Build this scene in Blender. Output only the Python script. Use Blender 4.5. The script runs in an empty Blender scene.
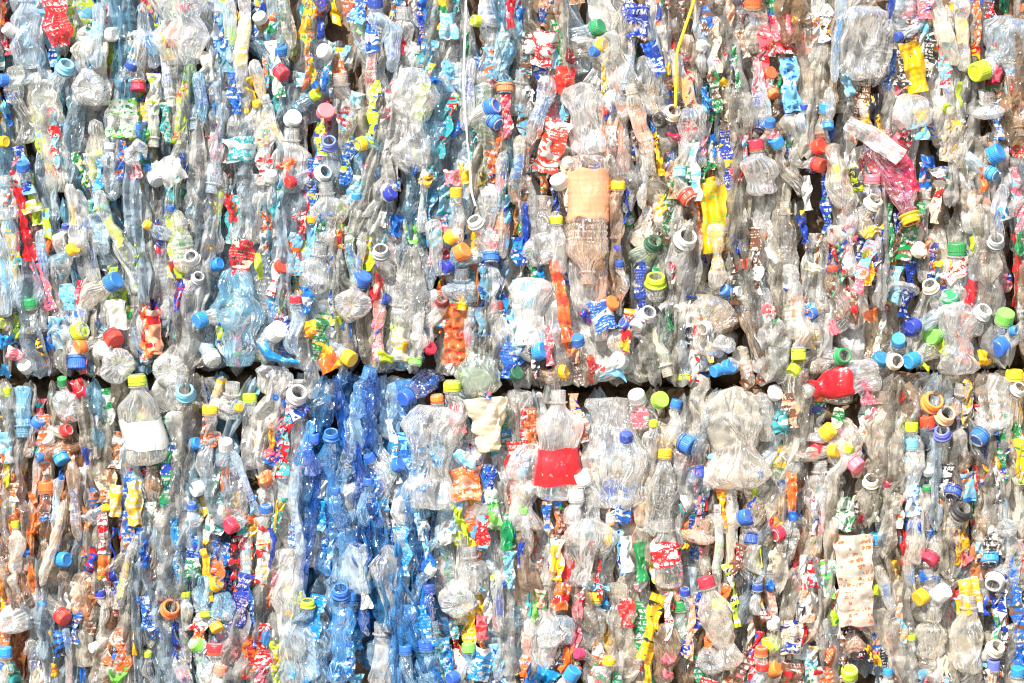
import bpy, math, random
import numpy as np
from mathutils import Matrix, Vector

# ---------------------------------------------------------------- camera, sky, sun, exposure
scene = bpy.context.scene
col = scene.collection
PX = 600.0                      # picture units per metre on the bale face
Z0 = 0.12                       # height of the picture's lower edge above the yard
ZC = Z0 + 683/2/PX
DIST = 5.0
cam_data = bpy.data.cameras.new('camera')
cam = bpy.data.objects.new('camera', cam_data); col.objects.link(cam)
cam.location = (0, -DIST, ZC); cam.rotation_euler = (math.radians(90), 0, 0)
cam_data.sensor_width = 36.0; cam_data.lens = 36.0*DIST/(1024/PX)
cam_data.clip_end = 500
scene.camera = cam

SUN_ELEV, SUN_AZ = 42.0, 24.0   # azimuth: degrees to the left of the camera's back
world = bpy.data.worlds.new('World'); scene.world = world; world.use_nodes = True
wn = world.node_tree
sky = wn.nodes.new('ShaderNodeTexSky'); sky.sky_type = 'NISHITA'; sky.sun_disc = False
sky.sun_elevation = math.radians(SUN_ELEV)
sky.sun_rotation = math.radians(180 + SUN_AZ)
bg = wn.nodes['Background']; bg.inputs['Strength'].default_value = 0.10
wn.links.new(sky.outputs[0], bg.inputs['Color'])
sun_data = bpy.data.lights.new('sun', 'SUN'); sun = bpy.data.objects.new('sun', sun_data); col.objects.link(sun)
sun_data.energy = 5.0; sun_data.angle = math.radians(0.6); sun_data.color = (1.0, 0.945, 0.855)
_e, _a = math.radians(SUN_ELEV), math.radians(SUN_AZ)
to_sun = Vector((-math.sin(_a)*math.cos(_e), -math.cos(_a)*math.cos(_e), math.sin(_e)))
sun.rotation_euler = to_sun.to_track_quat('Z', 'Y').to_euler(); sun.location = to_sun*6
vs = scene.view_settings
vs.view_transform = 'Standard'; vs.look = 'None'; vs.exposure = 1.06; vs.gamma = 1.0; vs.use_curve_mapping = False
cy = scene.cycles
cy.max_bounces = 5; cy.diffuse_bounces = 3; cy.glossy_bounces = 2; cy.transmission_bounces = 4
cy.transparent_max_bounces = 14; cy.caustics_reflective = False; cy.caustics_refractive = False
cy.sample_clamp_indirect = 6.0; cy.filter_width = 1.15; cy.use_adaptive_sampling = True; cy.adaptive_threshold = 0.03
# ---------------------------------------------------------------- survey of the bale face
# Each tile is a 4x enlargement of one piece of the face; entries are in that tile's units.
TILES = {}
for _c in range(4):
    TILES['A%d' % _c] = (256*_c, 0, 3.594)
    TILES['B%d' % _c] = (256*_c, 190, 3.594)
    TILES['C%d' % _c] = (256*_c, 360, 4.0)
    TILES['D%d' % _c] = (256*_c, 513, 4.0)

# x y diameter colour pointing(deg, 90 = up) outward(0 side on .. 1 faces out)
CAPS = {
'A0': """10 290 55 B 180 .6;497 312 62 R 270 .15;565 645 70 W 300 .55;85 598 55 B 90 .5;405 125 60 W 0 .4;12 510 48 Y 0 .5;395 522 46 W 90 .1;35 110 52 W 140 .6;478 235 52 DB 60 .1;500 122 30 W 0 .5""",
'A1': """88 175 65 B 90 .5;92 262 62 R 315 .45;245 185 66 W 160 .75;252 400 75 P 60 .85;132 428 70 W 40 .82;375 520 58 Y 200 .35;415 505 62 YG 60 .5;15 65 60 W 120 .7;125 655 50 R 200 .5;787 78 50 YG 180 .6;895 320 72 BO 270 .1;852 385 75 B 20 .3;862 442 66 B 320 .4;55 630 55 W 90 .6;430 10 62 DB 90 .3;5 375 34 Y 90 .5;215 340 46 YG 30 .5;205 625 36 R 60 .6""",
'A2': """308 100 66 G 20 .4;325 165 60 Y 0 .35;297 187 44 B 180 .4;62 170 60 W 180 .7;865 8 72 O 90 .3;895 455 66 B 250 .3;875 525 56 R 90 .05;170 655 72 W 120 .7;380 662 60 Y 90 .15;325 405 46 R 200 .4;600 620 56 LB 270 .2;200 580 50 W 90 .6;905 250 52 O 30 .8;680 165 46 W 90 .6""",
'A3': """757 258 82 YG 200 .55;180 528 66 R 20 .7;180 594 62 R 340 .6;372 640 66 P 90 .2;818 552 76 CB 30 .3;805 628 60 CB 330 .35;205 388 52 CB 90 .2;213 455 46 CB 270 .3;28 510 62 CB 120 .4;5 445 44 B 90 .5;128 385 36 DB 90 .2;8 262 60 O 30 .8;15 335 46 O 300 .5;465 135 40 DB 200 .5;95 75 32 Y 180 .5""",
'B0': """268 212 54 Y 30 .3;415 330 76 B 30 .35;112 405 58 G 105 .1;412 535 76 R 310 .6;365 577 72 W 40 .8;295 507 76 YG 20 .55;292 562 60 O 200 .3;280 618 76 B 270 .15;95 630 72 W 130 .75;765 610 72 W 300 .5;722 468 66 CB 200 .45;780 268 52 CB 20 .4;530 125 40 Y 150 .4;288 440 48 B 90 .15;10 480 44 YG 0 .5;610 62 42 B 90 .3;238 130 32 DB 90 .4""",
'B1': """97 272 66 R 20 .8;143 390 52 R 90 .1;702 168 62 Y 50 .15;742 222 70 O 30 .25;690 275 52 DB 200 .4;845 245 66 B 270 .15;858 410 62 R 100 .15;383 318 72 B 60 .6;628 568 56 R 20 .75;573 620 56 LG 265 .1;338 605 66 Y 330 .1;290 475 52 YG 0 .3;75 510 80 W 45 .6;362 20 42 CB 90 .3;200 100 46 Y 90 .3;720 10 50 Y 90 .2;485 15 56 DB 30 .2;575 530 52 W 90 .6""",
'B2': """102 580 72 CB 20 .5;160 105 54 YG 90 .1;360 405 62 O 40 .7;385 615 72 W 160 .9;405 480 56 DB 150 .5;445 490 62 W 240 .5;828 262 66 R 110 .2;765 360 56 B 150 .2;732 650 52 CB 200 .6;778 635 62 CB 20 .7;190 650 52 Y 0 .2;620 678 52 YG 270 .2;15 660 62 DG 40 .8;635 30 76 R 310 .4;235 540 54 B 100 .2;380 210 38 DB 90 .3;385 265 38 DB 90 .3;805 365 46 W 0 .6""",
'B3': """540 215 66 CR 30 .8;650 388 82 G 90 .1;592 522 76 LG 200 .7;848 455 76 LG 80 .45;830 565 76 B 210 .45;408 605 72 TB 60 .7;512 612 66 CB 200 .6;520 490 56 DB 200 .4;108 592 62 YG 270 .15;90 650 56 YG 230 .3;157 445 46 B 200 .3;465 540 60 CB 90 .3;830 85 60 CB 200 .3;680 210 78 G 90 .05;228 280 42 R 100 .2;880 505 42 CB 0 .3""",
'C0': """555 72 80 YG 95 .1;20 128 58 YG 90 .2;157 245 66 B 60 .2;190 310 76 W 130 .7;272 280 62 R 25 .1;250 395 70 CB 300 .3;160 390 46 B 200 .2;840 192 70 Y 90 .1;998 150 62 YG 90 .15;780 335 56 CB 20 .5;905 340 66 W 90 .6;185 510 70 O 90 .1;790 515 70 W 200 .6;925 650 60 R 250 .4;255 85 46 G 90 .5;65 655 40 YG 90 .1;425 590 36 Y 20 .2;770 580 46 B 90 .3;960 190 38 Y 0 .2""",
'C1': """785 100 80 YG 90 .1;725 152 62 O 95 .1;235 312 50 B 90 .1;455 390 52 B 120 .1;450 480 50 B 90 .1;600 150 72 B 220 .3;320 520 42 B 90 .1;40 590 60 B 90 .4;570 420 60 B 30 .3""",
'C2': """592 160 80 LGW 30 .85;500 148 80 W 110 .65;700 335 86 B 330 .2;745 450 70 DB 280 .15;612 372 62 Y 90 .1;212 55 48 Y 0 .1;280 470 76 W 110 .2;255 535 76 W 95 .15;930 625 72 B 20 .25;455 305 60 DB 90 .5;40 450 44 LB 90 .1;795 380 36 LB 90 .2;565 250 44 YG 90 .3;655 180 50 B 100 .2;70 510 60 W 60 .2;50 600 34 LG 90 .3""",
'C3': """635 245 72 R 100 .3;570 265 62 YG 90 .05;570 335 60 LB 90 .05;235 285 72 Y 45 .3;195 355 76 R 200 .3;262 362 62 Y 0 .6;318 350 52 YG 70 .1;345 415 76 P 315 .4;835 310 86 B 225 .2;640 435 70 W 90 .75;195 140 62 O 180 .1;32 130 76 W 20 .7;985 60 80 Y 90 .1;735 530 80 DB 250 .4;635 510 44 G 90 .2;765 245 38 DB 90 .2;475 490 44 R 40 .4""",
'D0': """105 150 58 B 60 .5;65 50 40 YG 90 .1;255 185 70 CB 0 .2;255 415 76 R 320 .35;785 520 76 LG 140 .35;825 405 54 YG 270 .1;862 530 86 R 60 .05;885 622 60 SA 80 .2;470 500 62 W 60 .5;462 570 52 B 90 .1;870 280 70 Y 30 .4;870 455 60 Y 300 .2;925 50 72 R 200 .3;400 315 52 DB 90 .2;380 535 48 W 200 .6;25 555 62 CB 90 .1;10 610 44 B 90 .1;175 360 38 CB 90 .4;65 210 42 DB 90 .2;745 320 42 YG 90 .1;590 560 42 YG 90 .3""",
'D1': """690 300 60 DB 90 .1;850 535 62 LG 90 .1;790 655 62 B 200 .2;755 95 60 W 30 .3;700 225 52 W 60 .3;370 335 70 B 90 .1;680 520 80 B 90 .05;600 540 60 B 90 .05""",
'D2': """328 332 76 Y 90 .05;775 270 72 R 100 .15;675 368 66 G 90 .1;820 360 54 YG 90 .3;935 20 72 DB 100 .2;960 100 72 DB 260 .15;980 290 50 DB 90 .2;267 560 52 M 170 .1;388 585 60 Y 80 .1;995 545 62 O 90 .3;1000 605 62 R 90 .4;1015 510 42 Y 90 .4;240 640 72 CB 60 .4;690 310 50 DB 90 .4""",
'D3': """35 85 72 R 200 .35;435 100 72 CB 90 .1;645 185 76 R 230 .35;690 318 80 W 45 .6;665 355 80 W 220 .92;605 335 72 Y 210 .5;885 185 86 CB 270 .35;22 525 82 YG 30 .7;20 435 62 W 90 .5;570 490 48 YG 90 .2;25 620 72 O 20 .5;900 605 56 BL 90 .3;995 630 62 CB 90 .3;480 635 48 CB 90 .1;325 635 80 YG 90 .6""",
}
# open mouths looking out: x y diameter rim colour pointing outward
MOUTHS = {
'A0': "245 235 66 LB 60 .6",
'A1': "250 620 62 W 30 .75;265 510 60 BL 90 .8",
'A2': "523 437 56 K 200 .8;578 402 62 CR 60 .8",
'B0': "690 240 58 W 120 .85;718 312 48 GR 60 .8",
'B1': "450 215 62 GR 90 .75;670 395 48 DR 90 .8;785 110 58 W 120 .6",
'B2': "628 168 82 W 60 .8;490 440 62 WR 60 .8;510 185 62 DG 60 .8;685 500 54 GR 200 .7;515 315 76 YG 90 .55",
'B3': "508 118 76 Y 288 .22;772 432 66 W 60 .6;458 615 60 CR 60 .75;270 595 62 G 60 .7;380 38 66 CR 60 .65;575 340 60 CR 120 .65;815 178 62 GR 90 .8",
'C0': "745 120 80 LB 90 .8",
'C1': "172 128 82 WR 60 .8;303 290 66 B 90 .55",
'C3': "660 160 88 O 60 .85;710 212 82 PE 60 .8;690 282 70 BL 100 .7;408 475 66 CR 90 .7;1000 110 62 W 60 .7;775 590 84 K 60 .7",
'D0': "690 372 78 O 60 .85",
'D1': "340 300 76 B 90 .65;210 350 60 YG 90 .3",
'D3': "895 282 78 W 240 .75;910 530 74 CR 60 .75",
}
# bottles whose base looks out: x y diameter tint
BASES = {
'A0': "315 322 110 CL;500 560 80 CL",
'B0': "435 630 110 CL;610 655 110 CL",
'B1': "345 410 110 CL",
'B2': "105 215 110 CL;760 555 70 CL",
'C0': "270 190 110 CL",
'C2': "420 240 0 CL",
'D0': "45 435 105 CL;905 380 100 LBT",
'D1': "820 365 120 CW",
'D2': "150 500 110 CL;780 600 100 CL",
'D3': "945 60 70 CL",
}
BASES['C2'] = ""
# conspicuous bottles: neck x y, base x y, width, tint, cap colour (- none), label t0 t1 colours (or -)
BOTTLES = {
'A0': """135 250 220 690 112 CWM - -;95 -40 110 245 135 CB1 - -;640 -60 655 240 175 CW - -;330 140 325 385 150 CWM - -;655 290 640 520 115 CG - -;840 270 838 480 85 CL - -;60 230 70 520 70 CG - -""",
'A1': """130 460 120 690 140 CW - -;560 240 575 620 150 CW - -;300 260 330 560 80 CG - -;640 300 660 520 70 CB1 - -;810 300 860 640 75 CGR - -;860 100 800 330 80 CW - -;440 150 420 420 70 CG - -;530 20 520 240 110 CL - -""",
'A2': """240 300 300 560 150 CW - -;330 120 410 340 120 CW - -;770 20 760 -60 120 CW - -;650 380 655 610 120 CL - -;800 300 800 700 105 CG - -;880 545 900 700 120 CL - -;480 200 500 420 110 CL - -;720 60 900 480 45 CG - -;40 250 20 420 110 CL - -""",
'A3': """330 20 340 290 190 CW - -;880 60 850 240 170 CB1 - -;790 330 800 420 140 CW - -;640 90 700 380 60 CWM - -;150 80 160 400 90 CWM - -;90 400 80 640 80 CWM - -;500 340 520 470 120 CL - -;500 -40 490 120 90 CB1 - -;700 380 680 520 70 CG - -;890 430 880 600 80 CWM - -""",
'B0': """690 10 700 170 105 CG - -;840 280 860 640 150 LBT - -;660 250 690 640 110 CG - -;590 130 570 470 100 CL - -;900 -40 880 190 110 CL - -;115 420 125 520 85 CG - -;200 230 210 640 80 CG - -;480 380 490 600 60 CG - -;330 380 340 620 60 CL - -;380 210 390 290 80 CB1 - -""",
'B1': """250 -30 270 190 130 CW - -;230 190 210 370 120 CW - -;300 180 300 420 70 CG - -;400 40 380 280 90 CL - -;510 370 500 620 110 CW - -;740 280 740 400 130 CB1 - -;20 300 40 620 90 CG - -;845 270 850 400 60 CL - -;885 420 880 640 110 CWM - -;560 200 560 500 100 CG - -;10 -60 20 190 110 CW - -""",
'B2': """272 340 270 -125 142 ORT x 0.5 0.88 PE PE PE;100 20 105 270 120 CW - -;240 240 260 440 110 CL - -;320 190 300 430 70 PET - -;720 380 680 600 140 CWM - -;870 -40 870 300 110 CG - -;560 30 580 370 90 CW - -;830 300 860 480 110 CG - -;170 150 190 260 60 CL - -;540 490 560 650 110 CGR - -;640 470 630 660 140 CW - -;380 500 420 660 100 CL - -;60 310 60 590 130 CW - -""",
'B3': """60 40 60 480 100 CWM - -;690 400 680 665 140 CL - -;90 470 90 600 110 CWM - -;230 130 320 500 80 CWM - -;270 400 220 500 110 CL - -;480 420 490 340 90 CL - -;780 50 790 400 100 CG - -;570 0 560 330 50 CG - -;180 500 190 660 90 CWM - -;20 560 10 670 90 CL - -;420 250 430 440 60 CG - -""",
'C0': """555 95 590 420 165 CG - 0.5 0.82 W W;610 400 600 690 70 CBR - -;840 210 850 480 75 CL - -;1000 170 1010 440 100 CW - -;680 10 690 210 130 CW - -;930 90 920 240 140 CW - -;720 200 720 600 110 CL - -;390 180 400 420 110 CL - -;490 330 520 480 110 CWM - -;930 420 960 690 80 CG - -;20 150 30 330 60 CB1 - -""",
'C1': """720 180 700 600 200 CW x -;170 190 140 640 120 CW - -;545 90 540 330 70 CB2 - -;420 120 440 320 110 CB2 - -;480 300 520 690 60 CW - -;300 330 330 690 75 BLT - -;560 360 610 690 85 BLT - -;380 180 350 600 70 CB2 - -;640 200 640 690 70 BLT - -;220 240 260 690 60 BLT - -;440 350 450 690 70 BLD - -;360 40 240 260 70 BLT - -;460 30 400 230 90 BLT - -;600 80 570 250 100 BLT - -;310 90 230 230 80 CG - -;860 270 870 420 90 CL - -;850 -60 910 150 140 CGR - -;920 560 910 690 110 CL - -;240 20 200 150 100 CL - -;100 30 60 150 130 CW - -""",
'C2': """185 120 180 560 185 CW - 0.52 0.86 R R;410 600 410 150 260 CW x -;600 395 590 700 110 CG - -;900 520 880 110 220 CWM x -;640 400 640 690 110 CG - -;60 330 60 690 130 CW - -;650 200 590 400 70 CL - -;700 360 690 560 70 CL - -;720 620 740 690 120 PET - -;40 120 20 330 120 CG - -;160 40 150 180 110 CL - -;300 520 220 690 80 CW - -;760 60 720 330 80 CWM - -;1000 130 1010 330 100 CL - -""",
'C3': """140 128 445 52 150 CL - 0.1 0.62 R R;110 20 120 420 110 CWM - -;700 270 720 500 100 CWM - -;470 120 500 440 170 CWM - -;280 240 330 420 130 CWM - -;210 400 220 690 110 CL - -;640 380 640 520 70 CW - -;860 330 880 420 90 CL - -;930 60 890 300 130 CL - -;280 390 260 560 110 CL - -;30 500 60 690 110 CWM - -;730 490 720 690 100 CG - -;780 90 780 230 100 CL - -;950 120 990 400 80 CWM - -""",
'D0': """130 120 690 700 1 CL - -;120 380 40 150 120 ORB - -;640 190 640 330 120 CL - -;660 430 670 690 80 CW - -;920 340 920 540 120 LBT - -;340 240 330 420 110 PET - -;880 540 860 690 90 CL - -;840 60 860 220 100 CG - -;600 0 590 180 70 CBR - -;500 340 500 480 90 CWM - -;460 590 440 690 70 CL - -;330 460 330 620 110 CWM - -""",
'D1': """140 140 130 700 130 CW - -;410 120 420 330 120 CB1 - -;370 360 330 690 100 BLT - -;540 130 560 480 130 CG - -;700 430 700 700 110 CB2 - -;240 420 240 690 100 CB2 - -;220 0 230 220 110 CL - -;500 440 500 690 80 CL - -;600 0 610 240 70 CG - -;320 0 400 200 100 BLT - -;600 360 590 690 90 BLT - -;850 130 870 330 130 CL - -;820 340 830 460 110 CW - -;640 20 640 350 50 BLT - -;480 0 490 200 60 BLD - -;280 30 300 260 60 BLT - -;430 330 440 500 60 BLD - -;20 560 40 690 90 CWM - -""",
'D2': """330 345 310 550 110 CL - -;430 280 450 690 110 CWM - -;675 385 700 545 90 CGR - -;760 310 880 620 130 CWM - -;610 440 610 690 120 CBR - -;610 20 620 300 110 CG - 0.3 0.66 R W;930 200 930 400 105 KT - -;760 20 740 110 130 PET - -;120 380 110 640 130 CW - -;310 20 300 300 170 CW - -;20 370 10 640 120 LBT - -;930 110 1000 260 80 CL - -;320 560 330 690 120 CL - -;230 20 210 120 110 PET - -;210 400 200 530 130 CB1 - -""",
'D3': """70 20 70 400 90 CG - -;430 110 430 270 90 CL - -;660 380 640 580 130 CWM - -;800 330 810 640 130 CWM - -;640 20 640 190 120 CWM - -;450 380 480 560 110 CWM - -;960 60 1010 400 80 CWM - -;880 200 900 360 110 CL - -;540 540 540 690 110 CWM - -;640 560 640 690 110 CWM - -;340 480 330 600 110 PET - -;980 440 960 690 90 CG - -;900 480 920 690 100 CWM - -;220 420 240 560 110 CL - -""",
}
BOTTLES['D0'] = BOTTLES['D0'].split(';', 1)[1]
# printed film and paper: x0 y0 x1 y1 width colours
SCRAPS = {
'A0': """195 -10 225 168 88 R R W;350 75 350 140 52 LB W;530 125 545 195 46 B LB;590 205 605 300 46 DB W;665 240 682 365 56 YG LG;780 50 786 215 36 B W;745 180 735 310 52 CR W;872 45 870 230 46 Y W;893 285 908 425 42 Y Y;556 348 554 412 48 YG G;542 455 534 502 36 YG G;512 440 530 615 36 DG B;798 435 775 590 52 DR P;772 600 808 642 48 P P;868 495 872 585 112 TE W;345 540 350 645 72 YG W;490 590 496 642 46 P W;440 358 440 492 106 W LG G;655 550 662 632 26 DB;590 570 640 660 92 W W;55 610 60 690 36 R W;595 420 600 480 22 O;10 0 0 90 20 O;20 130 26 185 32 R W;720 310 726 380 42 PU W;825 100 826 162 42 YG LG;110 10 162 30 62 LB W;20 360 32 450 32 B LB;60 600 56 570 30 P W""",
'A1': """62 60 40 282 26 LB G W;104 0 116 82 36 B W;195 0 222 335 28 Y B G;240 0 235 142 32 DB K;275 0 292 84 26 Y;345 10 378 112 56 W LG;415 60 420 192 56 B W DB;410 192 416 305 42 R W;495 140 496 212 46 DB W;535 140 530 192 20 R;600 0 610 64 22 B;690 50 696 142 72 LB W;836 18 836 94 52 DB B;886 130 870 222 52 G W;870 222 850 312 42 P W;920 0 914 104 32 R;290 185 352 185 26 LB;250 250 240 332 30 B;160 260 160 312 42 LB W;5 285 30 520 46 Y G W;20 388 36 472 42 Y;450 440 470 562 36 K W;445 600 462 690 62 B LB;495 640 502 690 46 B W;672 440 664 505 32 B W;730 430 714 502 26 B;545 540 572 622 26 DB B;565 530 570 562 20 YG;80 580 132 604 52 O R;200 608 212 655 32 R;615 295 668 295 22 B;770 280 760 362 42 DB W;590 650 632 652 42 BR Y;700 610 706 664 52 P W;760 600 750 662 32 Y;815 620 810 672 32 OL K;885 630 880 690 42 O P;365 330 360 392 42 LB W;700 240 712 284 30 LB;720 340 714 392 18 YG;480 398 492 462 26 B;60 440 90 540 40 Y W;40 60 64 130 30 W O""",
'A2': """125 112 100 238 84 R W;196 238 184 335 72 RO R;170 435 114 622 94 RO W;210 178 210 232 36 DR;10 0 4 52 32 R;36 28 20 72 30 B;455 18 440 142 88 DB BR W;490 150 536 274 52 DB W B;112 338 85 444 54 B W LB;570 228 576 325 32 Y;610 278 642 384 52 Y;630 220 626 300 52 CR;662 308 634 372 32 B;685 308 692 402 26 B LB;690 150 712 204 42 DB W;770 168 770 222 20 R W;796 200 802 284 26 W B;750 282 778 308 30 Y;890 288 902 374 52 DB W;350 358 356 442 32 DB;392 368 402 642 62 TN O;330 458 342 562 62 TN O;280 388 280 462 42 TN;440 380 482 562 52 TN O W;440 530 440 592 32 YG;475 590 470 652 42 B W;510 478 542 642 26 Y K;548 480 602 496 26 M;720 490 726 562 32 B LB;575 630 602 690 22 R;690 640 702 690 52 Y DB R;20 560 14 642 42 B LB;70 490 60 552 42 TN;860 30 856 84 46 B LB;905 660 910 690 40 R W;430 100 420 200 40 PE W;150 150 160 250 20 LB""",
'A3': """46 55 52 194 84 P R W;75 208 86 402 58 LB W B;60 388 100 392 20 Y;195 28 190 142 62 W W;230 40 224 134 22 R Y;252 58 244 184 42 CB;440 0 436 84 28 DB B;508 152 544 334 74 Y Y;690 68 696 154 62 Y CR;670 0 676 28 32 Y;700 18 722 64 22 R B;850 0 844 44 32 DG;755 168 750 212 52 R Y;820 240 822 294 42 M P;870 248 882 334 62 LB B;640 268 652 364 38 B DB;655 368 655 404 42 YG;680 298 692 384 16 YG;350 282 424 244 28 B W;268 300 304 300 84 LB W;388 338 384 432 48 K K;358 420 382 474 42 M R;394 408 402 482 26 Y BR;468 555 524 690 58 M P;450 488 474 524 30 P;335 570 335 622 26 DR;570 558 576 604 42 B;608 600 622 644 52 W K B;700 570 712 644 42 G W;765 600 770 690 32 O;240 590 252 654 72 W YG;310 600 322 690 42 YG K;45 260 40 334 16 G;0 640 12 690 24 R;430 540 470 690 40 DR P;600 30 640 150 60 CR W;880 330 890 420 50 CR OL""",
'B0': """66 -10 94 152 30 R R;94 148 112 256 46 R R;30 18 42 134 56 LB W;105 38 110 84 56 Y W;155 68 166 174 26 YG LB;166 150 164 234 20 O;150 190 150 288 38 B LB;260 60 266 130 36 Y;318 66 392 62 56 TE YG;394 98 442 194 38 YG Y;440 190 452 260 32 DG YG;290 100 296 184 52 W B;360 118 366 194 72 LB W;330 208 336 294 46 B;40 178 62 334 62 MU;15 258 26 372 52 LB;570 108 576 224 26 DB R W;780 -10 780 124 58 YG W LG;820 18 842 114 26 R;872 178 860 304 78 R CR K;630 248 636 434 24 DB R;285 318 302 418 32 R P;490 285 520 420 44 R BR;510 420 522 552 26 R BR;545 428 552 594 62 PE R W;525 548 532 614 62 LB Y R;200 458 222 564 92 LB W B;150 528 156 594 32 Y K;20 518 30 564 72 CB;0 640 44 650 52 CB;418 394 418 502 84 W W;650 168 660 254 62 G W;170 518 182 574 32 B;62 570 38 604 60 P W;728 204 772 210 24 Y;450 270 470 330 40 GR W;520 540 530 610 30 O;740 120 750 180 40 LB W""",
'B1': """60 60 72 104 22 TE;180 0 186 84 26 R;160 78 158 158 32 R W;5 228 12 324 22 YG;90 358 90 444 16 YG;180 343 174 448 32 B W CB;305 148 300 214 32 Y R;340 198 352 304 38 B LB;370 248 360 314 42 B;440 308 424 414 32 R;435 428 440 554 42 P R;505 88 494 164 48 B;605 8 600 64 42 G;560 148 576 204 52 YG W;640 148 646 204 52 TE DG DB;635 218 630 274 38 M R;672 232 704 242 32 DR;630 398 624 494 52 P W;718 404 716 626 96 TN O R;720 438 720 564 22 R;772 498 765 604 42 O R;740 610 772 620 40 B R;195 468 212 534 54 Y O;240 578 282 644 74 Y O;430 590 484 612 32 YG;520 498 515 614 68 W Y;870 8 870 64 32 B;885 0 890 154 42 TN O;800 288 812 444 20 TN;905 428 900 514 62 LB W;105 458 132 514 32 DB W;320 468 332 534 26 B;470 380 455 410 34 DB;560 120 572 190 30 LG;720 406 720 430 80 TE Y""",
'B2': """15 0 20 164 26 TN BR;40 58 40 224 24 DB;60 320 60 560 124 W LB W;150 258 202 544 42 O RO;178 538 236 602 44 O;308 398 342 504 84 B W;250 428 274 474 32 DB M;722 -20 736 226 84 Y Y LG;735 238 735 304 62 Y BR O;790 118 802 234 26 DB;410 0 410 114 18 DB;550 158 550 204 22 G;560 428 576 504 22 G;608 408 642 494 84 W CR;550 398 556 422 52 W;905 418 910 484 52 R W;858 508 892 594 52 K K;840 628 852 690 62 BR O;280 598 274 690 28 R O W;318 672 404 664 22 LB;95 288 106 314 26 CB;175 288 196 344 42 BL;518 498 560 644 72 CGN W;488 508 522 564 26 YG;320 230 315 420 50 TN PE;0 560 40 620 40 B;640 130 650 120 30 W""",
'B3': """5 398 10 484 28 R W;25 468 32 494 26 G;85 368 92 454 62 TN G;225 138 272 300 22 R BR;272 300 322 484 22 BR R;290 148 290 234 62 W;338 162 412 130 34 Y W;355 222 355 250 54 YG;355 258 350 344 48 O Y;360 430 382 464 52 O;110 88 136 194 26 DB;235 253 226 314 42 R;662 270 694 312 104 W CR R;735 326 722 412 42 R;580 282 628 248 22 Y;498 468 522 524 62 DB PU;632 540 640 624 32 YG;832 58 820 134 58 B;880 158 892 424 20 R BR;905 148 905 234 26 G;780 28 786 84 42 O;720 0 730 64 62 PE;730 168 736 224 16 YG;225 478 242 514 42 P;838 512 892 500 32 CB;770 578 776 624 32 Y;420 198 410 334 22 DB K;130 270 200 290 40 CR;640 270 700 262 30 O Y;0 180 20 260 30 W;500 0 530 60 30 Y""",
'C0': """25 288 30 412 62 LB W;90 118 92 184 72 LB GR;66 338 76 644 32 TN O;95 288 96 374 32 TN;40 418 52 690 32 TN BR;120 518 132 690 42 TN O;282 418 240 690 28 TN BR;20 498 20 690 42 BR TN;15 378 32 504 22 YG O;300 78 330 148 84 R M;380 198 386 304 38 B W G;350 358 356 404 30 DB;470 498 460 624 52 CR Y;545 478 538 664 62 Y CR;520 398 540 464 62 Y CR;882 78 858 144 38 Y;900 388 922 644 34 O R W;892 418 838 644 20 W G;850 288 856 344 62 O W;958 438 1014 566 38 DB W;940 538 946 584 32 Y;995 598 1012 634 42 O;180 588 186 644 52 B W;230 558 226 624 42 LB;300 518 312 664 42 B W;720 558 726 614 52 B W;690 358 702 404 42 W;255 438 250 494 32 B;340 588 346 690 32 TN;370 468 376 644 28 TN B;150 440 130 560 40 TN;200 560 150 690 30 PE TN;430 440 440 560 30 PE W""",
'C1': """58 228 66 364 24 Y O;75 558 70 690 18 Y;165 538 172 690 48 B W;130 232 204 178 44 DB W;20 238 20 384 52 W CR;798 178 812 294 52 P M;838 428 852 560 124 O PE W;840 368 846 428 84 LB W;938 518 962 664 52 W LG G;30 588 42 644 52 CB;5 482 62 468 52 PE O;790 590 850 690 26 YG;1000 640 1010 690 44 G;60 440 100 430 30 Y O;60 140 140 190 30 B""",
'C2': """520 448 514 594 48 Y R O;240 450 236 500 30 Y;700 478 734 594 84 W W;828 508 846 674 32 Y O;804 500 830 510 24 R;870 538 880 664 38 W R B;675 568 682 674 28 TE R;28 368 36 464 52 CB W;975 478 976 624 18 YG;940 580 985 560 30 DB;780 338 775 424 22 BR;1000 438 990 480 30 B;330 30 420 10 30 R W;300 640 306 690 62 LB;925 70 955 100 60 BR;1010 20 1000 90 50 BR O;760 500 775 600 20 R;400 478 368 562 54 DB B;456 488 430 652 78 B W DB""",
'C3': """45 198 52 304 52 TE K W;92 448 94 604 38 O;100 598 106 644 28 B;52 488 62 524 30 B;180 538 186 690 28 W B R;218 588 208 690 38 P R;300 558 290 690 62 W G;340 568 346 614 38 W K;565 368 554 484 48 LB B;575 448 580 624 58 W LB B;590 638 590 690 64 DB B;450 538 430 644 32 W LG;660 478 672 624 38 O W R;790 448 802 564 54 LB B Y;896 128 890 264 104 W LB TN;905 258 900 300 30 B;812 118 788 264 32 W K;858 440 930 420 70 Y O;990 388 996 454 18 Y;830 418 836 524 22 R;908 568 952 654 52 OL Y;295 268 302 324 42 P;360 640 420 634 26 R;20 630 20 690 44 R;540 130 510 200 30 R BR;400 200 420 230 40 P W;820 20 900 10 24 Y;560 20 640 30 24 YG""",
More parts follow.
